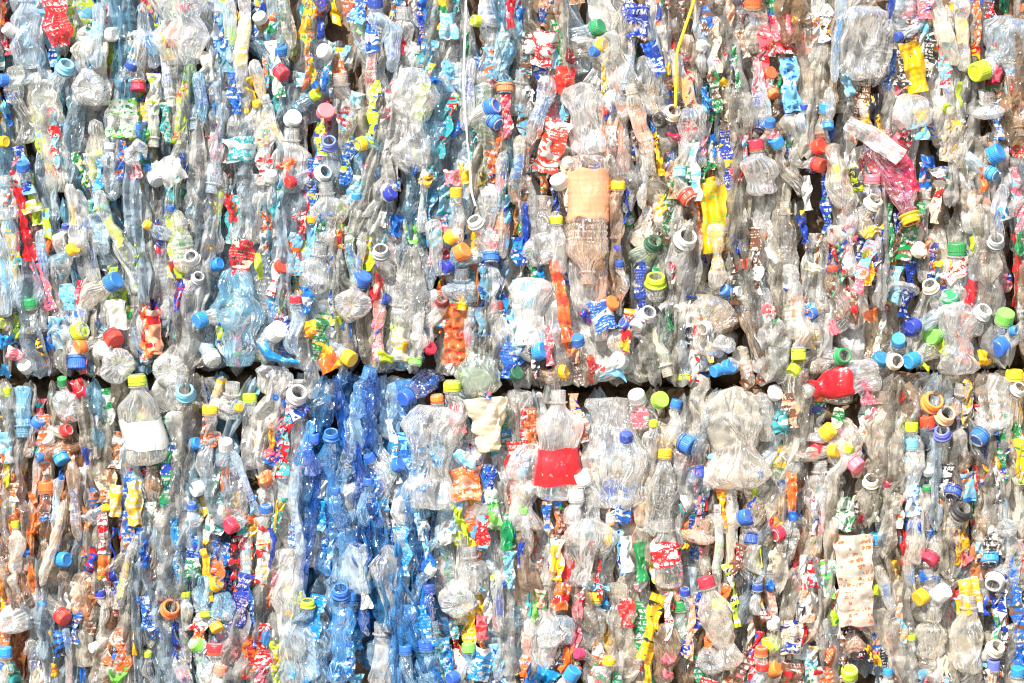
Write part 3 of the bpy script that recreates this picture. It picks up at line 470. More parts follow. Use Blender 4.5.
def rim_mesh(code):
    if code not in _rims:
        n = 32; th = np.arange(n)*2*math.pi/n
        prof = [(.0096, -.016), (.0098, -.001), (.0104, .0006), (.0128, .0006), (.0134, -.001), (.0134, -.005), (.0142, -.0055), (.0142, -.0068), (.0134, -.0075), (.0134, -.012),
                (.0162, -.0125), (.0162, -.0145), (.0134, -.015)]
        V = np.concatenate([np.stack([r*np.cos(th), r*np.sin(th), np.full(n, z)], -1) for r, z in prof])
        _rims[code] = make_mesh('neck_rim', V, grid_faces(len(prof), n, True)[:, ::-1], M_CAP, dict(tint=PAL[code]))
    return _rims[code]

# ---------------------------------------------------------------- placing
def world_of(px, py, y=0.0):
    """A spot on the bale face (picture units) to metres; y is the depth behind the face plane."""
    return Vector(((px-512)/PX, y, Z0+(683-py)/PX))
_gx = [-80, 0, 60, 100, 170, 250, 330, 430, 490, 512, 560, 640, 700, 770, 800, 870, 920, 1024, 1100]
_gy = [379, 379, 380, 377, 373, 371, 372, 374, 384, 390, 388, 387, 387, 384, 378, 374, 371, 369, 369]
def gap(px): return float(np.interp(px, _gx, _gy))
def frame_matrix(origin, axis, outward=Vector((0, -1, 0))):
    z = axis.normalized(); x = z.cross(outward)
    if x.length < .15: x = Vector((1, 0, 0))-z*z.x
    x.normalize(); y = z.cross(x)
    m = Matrix((x, y, z)).transposed().to_4x4(); m.translation = origin
    return m
THINGS = []         # (object, description, px, py, category, group)
def register(o, desc, px, py, cat, group): THINGS.append([o, desc, px, py, cat, group])
seed0 = [11]
def new_rng():
    seed0[0] += 1; return np.random.default_rng(seed0[0])
def local_dirt(px, py):
    d = .22 + .38*min(1, max(0, (px-480)/500))
    if py > 400: d += .2
    if px < 130 and py > 420: d += .3
    return min(1.0, d)
def tilt_word(ax):
    a = math.degrees(math.atan2(ax.z, ax.x))
    if abs(ax.y) > .68: return 'facing outwards'
    if 65 <= a <= 115: return 'neck up'
    if -115 <= a <= -65: return 'neck down'
    if abs(a) < 30: return 'neck to the right'
    if abs(a) > 150: return 'neck to the left'
    return ('neck up' if a > 0 else 'neck down') + (' leaning right' if abs(a) < 90 else ' leaning left')

def add_bottle(base, axis, L, width, depth, tint, px, py, cap=None, k=1.0, rim=None, label=None, desc='', rng=None, amp=1.0, calm=False, nr=40, na=28, style=None, name='crushed_bottle', neckless=False, group='crushed bottles in the bales'):
    rng = rng or new_rng()
    c = Crushed(L, width, depth, rng, k, amp, calm=calm, neckless=neckless)
    root = link(name, None); root.empty_display_size = .02
    root.matrix_world = frame_matrix(base, axis)
    if tint == 'ORT': c.rib, c.ribf = .0013, 620
    V, F, uv = c.body(nr, na)
    tv = np.array(TINT[tint])*rng.uniform(.93, 1.03); tv = np.clip(tv, 0, .97)
    link('body', make_mesh('bottle_body', V, F, M_CLEAR, dict(tint=tv, uvp=uv, dirt=local_dirt(px, py), milk=rng.uniform(.7, 1.2)), smooth=False), root)
    if cap:
        st = int(rng.choice([0, 0, 2, 2, 1])) if style is None else style
        o = link('cap', cap_mesh(cap, k, st), root)
        o.matrix_parent_inverse = Matrix(); o.matrix_basis = Matrix.Translation((0, 0, L-.0155*k)) @ Matrix.Rotation(rng.uniform(0, 6), 4, 'Z') @ Matrix.Diagonal((k, k, k, 1))
        rg = link('tamper_ring', ring_mesh(cap), o); rg.matrix_parent_inverse = Matrix()
    if rim:
        o = link('neck_rim', rim_mesh(rim), root)
        o.matrix_parent_inverse = Matrix(); o.matrix_basis = Matrix.Translation((0, 0, L)) @ Matrix.Diagonal((k*1.06, k*1.06, k, 1))
    if label:
        s0, s1, cols = label
        V, F, uv = c.sleeve(s0, s1, off=-.0012 if name == 'labelled_bottle' else .0012)
        cols = list(cols); cols += [cols[0] if len(cols) == 1 else cols[-1]]*(3-len(cols))
        lab = link('label', make_mesh('bottle_label', V, F, M_FILM, dict(tint=PAL[cols[0]], tint2=PAL[cols[1]], tint3=PAL[cols[2]], uvp=uv)), root)
    register(root, desc, px, py, 'bottle', group)
    return root

def strip_mesh(name, pts, widths, cols, rng, crumple=1.0, fold=1.0, mat=None, nr=None, na=13, extra=None, ragged=1.0):
    """A crumpled ribbon of film following pts (metres, local), folded across its width."""
    pts = np.array(pts, float)
    seg = np.r_[0, np.cumsum(np.linalg.norm(np.diff(pts, axis=0), axis=1))]
    nr = nr or int(np.clip(seg[-1]/.0022, 10, 48))
    t = np.linspace(0, seg[-1], nr)
    C = np.stack([np.interp(t, seg, pts[:, i]) for i in range(3)], -1)
    W = np.interp(t, seg, widths)
    T = np.gradient(C, axis=0); T /= np.linalg.norm(T, axis=1)[:, None]
    N = np.cross(T, np.array([0, -1., 0])); N /= np.linalg.norm(N, axis=1)[:, None]
    q = np.linspace(-1, 1, na)
    ww = W*(1+ragged*(.14*np.sin(t*90+rng.uniform(0, 6))+.08*np.sin(t*230+rng.uniform(0, 6))))
    A = ww[:, None]*.5*q[None, :]
    V = C[:, None, :] + N[:, None, :]*A[..., None]
    arc = np.array([0, 1., 0])
    f = rng.uniform(.15, .45)*fold; ph = rng.uniform(0, 6)
    V[..., 1] += (W[:, None]*f*(q[None, :]**2) + W[:, None]*.14*fold*np.sin(q[None, :]*5+ph+t[:, None]*25))
    for _ in range(9):
        lam = math.exp(rng.uniform(math.log(.010), math.log(.045))); d = rng.normal(size=3)*np.array([1, .2, .45]); d /= np.linalg.norm(d)
        dd = rng.normal(size=3)*np.array([.22, 1, .22]); dd /= np.linalg.norm(dd)
        V = V + (np.arcsin(np.sin(V@d*2*math.pi/lam+rng.uniform(0, 6))*.99)*lam*.085*crumple)[..., None]*dd
    uv = np.stack([A, np.broadcast_to(t[:, None], A.shape), np.full_like(A, rng.uniform(0, 50))], -1).reshape(-1, 3)
    cols = list(cols); cols += [cols[0] if len(cols) == 1 else cols[-1]]*(3-len(cols))
    at = dict(tint=PAL[cols[0]], tint2=PAL[cols[1]], tint3=PAL[cols[2]], uvp=uv)
    if extra: at.update(extra)
    return make_mesh(name, V.reshape(-1, 3), grid_faces(nr, na, False), mat or M_FILM, at)

# ---------------------------------------------------------------- the setting: yard and bale interiors
def struct(o): o['kind'] = 'structure'; return o
_v = np.array([(-30, -40, 0), (30, -40, 0), (30, 20, 0), (-30, 20, 0)], float)
struct(link('yard_ground', make_mesh('yard_ground', _v, np.array([[0, 1, 2, 3]]), M_YARD, {}, False)))
def bale_core(z_of_top, z_of_bottom, label, px, py):
    rng = new_rng()
    nx, nz = 150, 60
    X = np.linspace(-1.0, 1.0, nx); q = np.linspace(0, 1, nz)
    top = np.array([z_of_top(x) for x in X]); bot = np.array([z_of_bottom(x) for x in X])
    Z = bot[None, :]+(top-bot)[None, :]*q[:, None]; XX = np.broadcast_to(X[None, :], Z.shape)
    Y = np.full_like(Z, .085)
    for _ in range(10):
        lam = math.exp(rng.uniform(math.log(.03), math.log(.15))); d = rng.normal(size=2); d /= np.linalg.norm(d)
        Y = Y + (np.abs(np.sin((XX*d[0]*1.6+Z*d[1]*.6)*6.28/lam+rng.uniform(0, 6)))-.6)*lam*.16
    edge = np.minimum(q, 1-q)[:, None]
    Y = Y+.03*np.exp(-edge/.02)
    front = np.stack([XX, Y, Z], -1).reshape(-1, 3)
    back = np.stack([XX, np.full_like(Y, .95), Z], -1).reshape(-1, 3)
    n = len(front); F = [grid_faces(nz, nx, False), grid_faces(nz, nx, False, n)[:, ::-1]]
    ring = np.r_[np.arange(nx), np.arange(1, nz)*nx+nx-1, (nz-1)*nx+np.arange(nx-2, -1, -1), np.arange(nz-2, 0, -1)*nx]
    r2 = np.roll(ring, -1); F.append(np.stack([ring, ring+n, r2+n, r2], -1))
    o = link('plastic_bale', make_mesh('plastic_bale', np.concatenate([front, back]), np.concatenate(F), M_CORE, {}))
    o['label'] = label; o['category'] = 'bale'; o['group'] = 'stacked bales'
    return o
def zgap(x): return Z0+(683-gap(x*PX+512))/PX
bale_core(lambda x: 1.36, lambda x: zgap(x)-.002, 'upper bale of pressed plastic bottles, its inside coloured dark for the shade between them', 512, 190)
bale_core(lambda x: zgap(x), lambda x: .0, 'lower bale of pressed plastic bottles standing on the yard', 512, 520)

def parse(d):
    for tile, txt in d.items():
        ox, oy, s = TILES[tile]
        for e in txt.split(';'):
            e = e.split()
            if e: yield ox, oy, s, e

# ---------------------------------------------------------------- stuff: pressed plastic between and behind the picked-out bottles
def region_tint(px, py, rng):
    a = rng.random()
    if 300 < px < (445 if py > 480 else 415) and py > gap(px): return rng.choice(['BLT', 'BLT', 'BLT', 'BLD', 'BLD', 'LBT', 'CB2', 'CW'])
    if px < 130 and py > 430: return rng.choice(['ORB', 'PET', 'CWM', 'CL', 'CW', 'CWM', 'CB1'])
    if 545 < px < 640 and 100 < py < 300: return rng.choice(['ORT', 'PET', 'CWM', 'CW', 'CL'])
    if px < 360: return rng.choice(['CL', 'CW', 'CB1', 'CG', 'CL', 'CB1', 'CWM', 'LBT', 'CGR'], p=[.14, .17, .24, .08, .08, .1, .07, .09, .03])
    if px < 520: return rng.choice(['CL', 'CW', 'CB1', 'CG', 'CWM', 'LBT'], p=[.2, .24, .24, .1, .12, .1])
    return rng.choice(['CL', 'CW', 'CWM', 'CG', 'CBR', 'PET', 'CB1'], p=[.17, .24, .3, .09, .07, .06, .07])
CLEAR_VIEW = [(557, 460, 30, 30), (142, 410, 28, 60), (487, 420, 26, 25), (60, 20, 18, 20), (588, 200, 24, 60), (552, 150, 22, 30), (915, 68, 16, 30), (870, 142, 36, 26), (711, 222, 14, 32), (950, 310, 24, 60), (855, 580, 24, 50), (615, 430, 36, 70), (235, 325, 24, 40), (650, 610, 12, 50), (480, 660, 18, 24), (467, 480, 18, 18), (430, 440, 28, 50), (116, 315, 14, 16), (845, 383, 36, 20), (456, 330, 16, 30), (529, 312, 20, 30), (905, 210, 16, 30), (735, 430, 28, 45)]
CLEAR_VIEW += [(ox+float(e[0])/s, oy+float(e[1])/s, 9, 9) for ox, oy, s, e in parse(CAPS) if float(e[5]) >= .84]
def lean(px, py): return 7*math.sin(px/85+py/260)+4*math.sin(px/37-py/140+1.3)
def fill_layer(name, n, y0, y1, nr, na, label, lower, wr=((14, 26), (22, 40)), lr=(95, 210), pleat=.5):
    rng = np.random.default_rng(500+n+(7 if lower else 0))
    Vs, Fs, UV, TI, DI, MI, base = [], [], [], [], [], [], 0
    for i in range(n):
        Lp = rng.uniform(*lr); w = rng.uniform(*wr[int(rng.integers(0, 2))])
        for _ in range(60):
            px = rng.uniform(-60, 1084)
            py = rng.uniform(gap(px)+4, 750) if lower else rng.uniform(-70, gap(px)-4)
            if i % 4 == 0: py = gap(px)+(Lp*.5+1.5)*(1 if lower else -1)
            ang = math.radians(rng.normal(90+lean(px, py), 5)); dx, dy = math.cos(ang)*Lp/2, -math.sin(ang)*Lp/2
            ya, yb = py+dy, py-dy
            if y1 < .02 and any(abs(px-kx) < kw and abs(py-ky) < kh+Lp/2 for kx, ky, kw, kh in CLEAR_VIEW): continue
            if lower and min(ya, yb) > gap(px)+.5 and max(ya, yb) < 752: break
            if not lower and max(ya, yb) < gap(px)-.5 and min(ya, yb) > -62: break
        else: continue
        L = Lp/PX
        if rng.random() < pleat: V, F, uv = pleated(L, w/PX, rng, 30, int(rng.integers(2, 5)+(w > 26)))
        else: V, F, uv = Crushed(L, w/PX, rng.uniform(.02, .04), rng, .95, 1.2, neckless=rng.random() < .4).body(nr, na)
        y = rng.uniform(y0, y1)
        up = rng.random() < .5
        A, B = world_of(px-dx, py-dy, y), world_of(px+dx, py+dy, y)
        if up: A, B = B, A
        m = np.array(frame_matrix(A, B-A))
        V = V@m[:3, :3].T+m[:3, 3]
        V[:, 1] = np.clip(V[:, 1], -.03, .5)
        Vs.append(V); Fs.append(F+base); UV.append(uv); base += len(V)
        TI.append(np.tile(np.clip(np.array(TINT[region_tint(px, py, rng)])*rng.uniform(.9, 1.03), 0, .97), (len(V), 1)))
        DI.append(np.full(len(V), local_dirt(px, py)*(.6 if y1 < .02 else 1))); MI.append(np.full(len(V), rng.uniform(.45, .95) if y1 < .02 else rng.uniform(1.1, 1.5)))
    me = make_mesh(name, np.concatenate(Vs), np.concatenate(Fs), M_CLEAR, dict(tint=np.concatenate(TI), uvp=np.concatenate(UV), dirt=np.concatenate(DI), milk=np.concatenate(MI)), smooth=False)
    o = link(name, me); o['kind'] = 'stuff'; o['label'] = label; o['category'] = 'plastic'
fill_layer('pressed_plastic', 250, .026, .060, 20, 20, 'mass of pressed clear plastic filling the upper bale behind the bottles', False)
fill_layer('pressed_plastic', 215, .026, .060, 20, 20, 'mass of pressed clear plastic filling the lower bale behind the bottles', True)

fill_layer('pressed_plastic', 145, -.014, .012, 24, 24, 'narrow upright folds of clear plastic squeezed between bottles of the upper bale', False, ((9, 18), (14, 34)), (60, 190), 1.0)
fill_layer('pressed_plastic', 125, -.014, .012, 24, 24, 'narrow upright folds of clear plastic squeezed between bottles of the lower bale', True, ((9, 18), (14, 34)), (60, 190), 1.0)
def film_fill(name, n, label, lower):
    rng = np.random.default_rng(900+n)
    Vs, Fs, UV, T1, T2, T3, base = [], [], [], [], [], [], 0
    for i in range(n):
        Lp = rng.uniform(14, 70); w = rng.uniform(4, 15)
        px = rng.uniform(-50, 1074); lo, hi = (gap(px)+4+Lp/2, 740-Lp/2) if lower else (-60+Lp/2, gap(px)-4-Lp/2)
        py = rng.uniform(lo, hi)
        if 300 < px < 440 and lower: pal = ['B', 'CB', 'W', 'CB', 'LB']
        elif px < 140 and py > 430: pal = ['TN', 'TN', 'O', 'BR', 'B', 'W', 'Y', 'R', 'CR']
        elif px < 520: pal = ['B', 'LB', 'W', 'CB', 'DB', 'Y', 'R', 'YG', 'G', 'W', 'TE', 'LB', 'P', 'O']
        else: pal = ['W', 'CR', 'R', 'O', 'B', 'Y', 'TN', 'BR', 'LB', 'P', 'G', 'W', 'DB', 'PE', 'K']
        cs = [PAL[str(rng.choice(pal))] for _ in range(2)]+[PAL['W']]
        a = math.radians(rng.normal(90+lean(px, py), 6)); nr, na = 14, 5
        t = np.linspace(-.5, .5, nr)[:, None]*Lp/PX; q = np.linspace(-.5, .5, na)[None, :]*w/PX
        q2 = q*(1+.3*np.sin(t*150+rng.uniform(0, 6)))
        xx = t*math.cos(a)-q2*math.sin(a)+.002*np.sin(t*90+rng.uniform(0, 6)); zz = t*math.sin(a)+q2*math.cos(a)
        yy = .004*np.arcsin(np.sin(t*300+q*500+rng.uniform(0, 6)))+q*rng.uniform(-1, 1)+q*0+t*0
        c = world_of(px, py, rng.uniform(-.012, .026))
        V = np.stack([xx+c.x, yy+c.y, zz+c.z], -1).reshape(-1, 3)
        Vs.append(V); Fs.append(grid_faces(nr, na, False)+base); base += len(V)
        UV.append(np.stack([q+t*0, t+q*0, np.full((nr, na), rng.uniform(0, 50))], -1).reshape(-1, 3))
        for T, cc in zip((T1, T2, T3), cs): T.append(np.tile(cc, (len(V), 1)))
    C = np.concatenate
    o = link(name, make_mesh(name, C(Vs), C(Fs), M_FILM, dict(tint=C(T1), tint2=C(T2), tint3=C(T3), uvp=C(UV))))
    o['kind'] = 'stuff'; o['label'] = label; o['category'] = 'film'
film_fill('film_shreds', 620, 'countless small shreds of coloured label film pressed into the upper bale', False)
film_fill('film_shreds', 500, 'countless small shreds of coloured label film pressed into the lower bale', True)

# ---------------------------------------------------------------- bottles one can pick out
def fit_axis(px, py, ax, L):
    """Turn a bottle lying across the seam between the bales inward so that it stays in its own bale."""
    g = gap(px); low = py > g
    end = py + ax.z*L*PX            # base is at -axis
    room = (py-g-2) if low else (g-2-py)
    need = (py-end) if low else (end-py)
    if need > room and need > 0:
        zz = max(room, 4)/(L*PX); xz = Vector((ax.x, 0, math.copysign(min(abs(ax.z), zz), ax.z)))
        rest = 1-min(xz.length_squared, .98)
        ax = Vector((xz.x, -math.sqrt(rest), xz.z)).normalized()
    return ax

CAPLIST = [(ox+float(e[0])/s, oy+float(e[1])/s, float(e[2])/s/PX, e[3], float(e[4]), float(e[5])) for ox, oy, s, e in parse(CAPS)]
for ox, oy, s, e in parse(BOTTLES):
    x0, y0, x1, y1, w = map(float, e[:5]); tint, cap = e[5], e[6]
    rng = new_rng()
    ax, ay, bx, by = ox+x0/s, oy+y0/s, ox+x1/s, oy+y1/s
    d = rng.uniform(.004, .02) if w/s < 32 else rng.uniform(-.006, .006)
    if e[7] != '-': d = -.012
    kk = None; nolid = cap == 'x'
    if nolid: cap = '-'
    if cap == '-' and not nolid:
        dirn = np.array([ax-bx, ay-by]); dirn /= np.linalg.norm(dirn)
        for ci in CAPLIST:
            q = np.array([ci[0]-ax, ci[1]-ay])
            if ci[5] < .4 and np.linalg.norm(q) < 11 and q@dirn > -4 and (math.cos(math.radians(ci[4]))*dirn[0]-math.sin(math.radians(ci[4]))*dirn[1]) > .5:
                CAPLIST.remove(ci); cap = ci[3]; kk = ci[2]*.92/.0298; ax, ay = ci[0]+dirn[0]*4, ci[1]+dirn[1]*4; d -= .008; break
    N, B = world_of(ax, ay, d-.004), world_of(bx, by, d+.008)
    L = (N-B).length
    lab = None
    if e[7] != '-': lab = (float(e[7])*L, float(e[8])*L, e[9:])
    wd = w/s/PX
    A = (N-B).normalized()
    what = TNAME[tint]+' bottle'
    if cap != '-': what += ' with %s cap' % CNAME[cap]
    if lab: what += (' and' if cap != '-' else ' with')+' %s label' % CNAME[lab[2][0]]
    size = 'wide' if wd > .05 else ('slim' if wd < .03 else 'mid-sized')
    add_bottle(B, A, L, wd, min(max(.028, wd*.6), .05), tint, (ax+bx)/2, (ay+by)/2, None if cap == '-' else cap, kk or (min(1, wd/.034) if wd < .034 else 1.0), None, lab,
               '%s %s, %s' % (size, what, tilt_word(A)), rng, amp=.3 if lab else .8, calm=wd > .04, nr=50, na=34, neckless=(nolid and lab is None) or (cap == '-' and lab is None and rng.random() < .6))

for px, py, Dm, code, ang, out in CAPLIST:
    rng = new_rng(); Dm *= .87; k = Dm/.0298
    if out < .7: out = max(out, min(.62, .14+.45*abs(math.cos(math.radians(ang)))))
    a = math.radians(ang); cc = math.sqrt(1-out*out)
    A = Vector((math.cos(a)*cc, -out, math.sin(a)*cc)).normalized()
    if out >= .7:               # loose screw caps lying with their tops outwards
        o = link('bottle_cap', cap_mesh(code, k, int(rng.choice([0, 2, 0, 2, 1]))))
        o.matrix_world = frame_matrix(world_of(px, py, rng.uniform(-.008, .002)), A) @ Matrix.Rotation(rng.uniform(0, 6), 4, 'Z') @ Matrix.Diagonal((k, k, k, 1)) @ Matrix.Translation((0, 0, -.009))
        register(o, '%s round screw cap seen from its top' % CNAME[code], px, py, 'bottle cap', 'loose bottle caps')
        continue
    L = rng.uniform(.09, .16)*min(1.1, max(.6, k))
    A = fit_axis(px, py, A, L)
    tint = str(region_tint(px, py, rng))
    if code == 'DB' and rng.random() < .3: tint = 'CB1'
    C = world_of(px, py, rng.uniform(-.014, .003)-.008*out)
    base = C - A*(L-.008*k)
    wd = rng.uniform(.024, .042)*min(1.15, max(.7, k))
    add_bottle(base, A, L, wd, rng.uniform(.026, .042), tint, px, py, code, k, None, None,
               '%s-capped %s bottle, %s' % (CNAME[code], TNAME[tint], tilt_word(A).replace('neck', 'cap')), rng, name='capped_bottle', group='capped bottles in the bales')

for ox, oy, s, e in parse(MOUTHS):
    x, y, D = map(float, e[:3]); code = e[3]; ang, out = float(e[4]), float(e[5])
    px, py, Dm = ox+x/s, oy+y/s, D/s/PX
    rng = new_rng(); Dm *= .9; k = Dm/.029
    a = math.radians(ang); cc = math.sqrt(1-out*out)
    A = fit_axis(px, py, Vector((math.cos(a)*cc, -out, math.sin(a)*cc)).normalized(), .15)
    L = rng.uniform(.11, .17)
    tint = {'B': 'BLT', 'K': 'CG', 'DG': 'CGR', 'O': 'ORT', 'Y': 'MGT'}.get(code, str(region_tint(px, py, rng)))
    C = world_of(px, py, -.018)
    bw = rng.uniform(.036, .05)
    if code == 'Y': L, bw, C = .165, .05, world_of(px, py, -.026)
    add_bottle(C-A*(L-.002), A, L, bw, rng.uniform(.028, .042), tint, px, py, None, k, code, None,
               'open %s mouth of a %s bottle' % (CNAME[code], TNAME[tint]), rng, name='open_bottle', group='open bottles in the bales')

for ox, oy, s, e in parse(BASES):
    x, y, D = map(float, e[:3]); tint = e[3]
    px, py, Dm = ox+x/s, oy+y/s, D/s/PX
    rng = new_rng()
    A = Vector((rng.uniform(-.25, .25), 1, rng.uniform(-.1, .3))).normalized()
    add_bottle(world_of(px, py, -.022), A, .11, Dm*1.25, Dm*1.1, tint, px, py, None, 1, None, None,
               'round base of a %s bottle pushed in neck first' % TNAME[tint], rng, amp=.45, calm=True)

KEYS = {}
for _t, _l in dict(A0='195 -10;440 358;868 495;590 570', A1='415 60;690 50', A2='170 435;455 18;125 112;196 238;490 150', A3='508 152;46 55;75 208;468 555;388 338', B0='66 -10;94 148;418 394;872 178;545 428',
        B1='718 404;240 578;195 468;520 498', B2='60 320;722 -20;308 398;150 258;608 408', B3='735 326;662 270;355 258', C0='300 78;470 498;545 478;25 288', C1='838 428;798 178;938 518',
        C2='456 488;400 478;700 478;828 508', C3='896 128;92 448;575 448;790 448', D0='410 0;420 168;814 138;770 178;245 468', D1='910 535;32 58;905 408;1005 28;165 -10',
        D2='222 178;212 278;453 88;508 118;582 318;858 198;178 128', D3='240 188;95 428;100 598;800 258;180 178').items():
    KEYS[TILES[_t][:2]] = {tuple(map(float, p.split())) for p in _l.split(';')}
# printed film: broad upright pieces are sleeves round a bottle, the rest are loose scraps
for ox, oy, s, e in parse(SCRAPS):
    x0, y0, x1, y1, w = map(float, e[:5]); cols = e[5:]
    key = (x0, y0) in KEYS.get((ox, oy), ())
    rng = new_rng()
    ax, ay, bx, by = ox+x0/s, oy+y0/s, ox+x1/s, oy+y1/s
    wd = w/s/PX; mx, my = (ax+bx)/2, (ay+by)/2
    P0, P1 = world_of(ax, ay, 0), world_of(bx, by, 0)
    ln = (P1-P0).length
    nm = ' and '.join(dict.fromkeys(CNAME[c] for c in cols[:2]))
    if wd > .0155 and ln > .026 and abs(bx-ax) < .55*abs(by-ay) and wd < .036 and rng.random() < .8 and not key:
        up = rng.random() < .5
        e0, e1 = rng.uniform(.03, .06), rng.uniform(.02, .045)
        T = (P0-P1).normalized()
        if not up: T = -T; P0, P1 = P1, P0
        # keep inside the own bale
        for _ in range(2):
            if (my < gap(mx)) != ((683-(P0+T*e0).z*PX+Z0*PX) < gap(mx)): e0 = .012
            if (my < gap(mx)) != ((683-(P1-T*e1).z*PX+Z0*PX) < gap(mx)): e1 = .006
        L = ln+e0+e1
        d = rng.uniform(-.008, .012)
        B = P1-T*e1; B.y = d; A = T.copy(); A.y = -.03; A.normalize()
        kk = min(.95, max(.5, wd/.03))
        tint = str(region_tint(mx, my, rng))
        add_bottle(B, A, L, wd*1.02, min(.034, max(.018, wd*.8)), tint, mx, my, None, kk, None, (max(e0, .024*kk), e0+ln, cols),
                   '%s bottle in %s printed sleeve' % (TNAME[tint], nm), rng, amp=.8, nr=32, na=28, calm=True, name='labelled_bottle', neckless=rng.random() < .75, group='bottles in printed sleeves')
        continue
    d = rng.uniform(-.014, .004) if not key else rng.uniform(-.016, -.008)
    mid = (P0+P1)/2
    n = 5; bow = rng.uniform(-.08, .08)*ln*(.25 if key else 1)
    side = Vector((-(P1-P0).z, 0, (P1-P0).x)).normalized()
    pts = []
    for i in range(n):
        t = i/(n-1); p = P0.lerp(P1, t)-mid+side*bow*math.sin(t*math.pi); p.y = rng.uniform(-.003, .003); pts.append(p)
    ws = [wd*rng.uniform(.85, 1.1) for _ in range(n)]
    me = strip_mesh('film_scrap', pts, ws, cols, rng, *((.6, .7) if key else (1, 1)), ragged=.4 if key else 1)
    o = link('film_scrap', me); o.location = (mid.x, d, mid.z)
    shape = 'long thin' if ln > 3.5*wd else ('broad' if wd > .03 else 'small')
    register(o, '%s scrap of %s film' % (shape, nm), mx, my, 'wrapper', 'film scraps wedged in the bales')
# ---------------------------------------------------------------- single odd pieces
def at(tile, x, y, d=0.0):
    ox, oy, s = TILES[tile]; return world_of(ox+x/s, oy+y/s, d)
def tube(name, pts, r, tint, n=12):
    pts = np.array([tuple(p) for p in pts]); seg = np.r_[0, np.cumsum(np.linalg.norm(np.diff(pts, axis=0), axis=1))]
    t = np.linspace(0, seg[-1], 30); C = np.stack([np.interp(t, seg, pts[:, i]) for i in range(3)], -1)
    for _ in range(2): C[1:-1] = (C[:-2]+C[1:-1]*2+C[2:])/4
    T = np.gradient(C, axis=0); T /= np.linalg.norm(T, axis=1)[:, None]
    X = np.cross(T, [0, 1., 0]); X /= np.linalg.norm(X, axis=1)[:, None]; Y = np.cross(T, X)
    th = np.arange(n)*2*math.pi/n
    o0 = C.mean(0)
    rows = []
    for rr in (r, r*.8): rows.append(C[:, None]-o0+rr*(X[:, None]*np.cos(th)[None, :, None]+Y[:, None]*np.sin(th)[None, :, None]))
    V = np.concatenate([rows[0], rows[1][::-1]]).reshape(-1, 3)
    o = link(name, make_mesh(name, V, grid_faces(60, n, True), M_CAP, dict(tint=tint))); o.location = o0
    return o
o = tube('drinking_straw', [at('A2', 658, -12, -.03), at('A2', 588, 195, -.034), at('A2', 584, 392, -.03)], .0026, PAL['Y'])
o['label'] = 'bent yellow drinking straw lying in front of bottles near the top edge'; o['category'] = 'straw'
rng = new_rng()
def sheet(name, pts, ws, cols, label, cat, d=-.02, crumple=.5, fold=.5, na=12, mat=None, extra=None):
    P = [at(t, x, y) for t, x, y in pts]; mid = sum(P, Vector())/len(P)
    o = link(name, strip_mesh(name, [p-mid for p in P], ws, cols, new_rng(), crumple, fold, mat=mat, na=na, nr=30, extra=extra, ragged=.1)); o.location = (mid.x, d, mid.z)
    o['label'] = label; o['category'] = cat
    return o
sheet('plastic_strap', [('A1', 757, -20), ('A1', 745, 320), ('A1', 775, 690), ('B1', 790, 60)], [.0035]*4, ['W'], 'thin white strap running down the upper bale left of centre', 'strap', -.02, .25, .3, 5)
sheet('plastic_offcut', [('A3', 275, 445), ('A3', 380, 505), ('A3', 472, 572)], [.026, .034, .030], ['GR', 'GR', 'W'], 'milky translucent plastic offcut lying diagonally across pink scraps', 'plastic strip', -.034, .2, .2, 9, M_CLEAR, dict(tint=(.86, .86, .84), dirt=.2, milk=2.2))
sheet('plastic_spoon', [('B1', 22, 545), ('B1', 48, 592), ('B1', 100, 612), ('B1', 160, 618)], [.020, .016, .010, .008], ['CB'], 'curved sky blue plastic spoon beside yellow wrappers at the seam', 'spoon', -.026, .3, .8, 9)
# printed drinks carton with a punched hole pattern
sheet('flattened_carton', [('D3', 335, 85), ('D3', 345, 250), ('D3', 350, 450)], [.066, .060, .056], ['CT', 'CR', 'TN'], 'flattened white drinks carton with rows of small tan print', 'carton', -.018, .4, .3, 16)
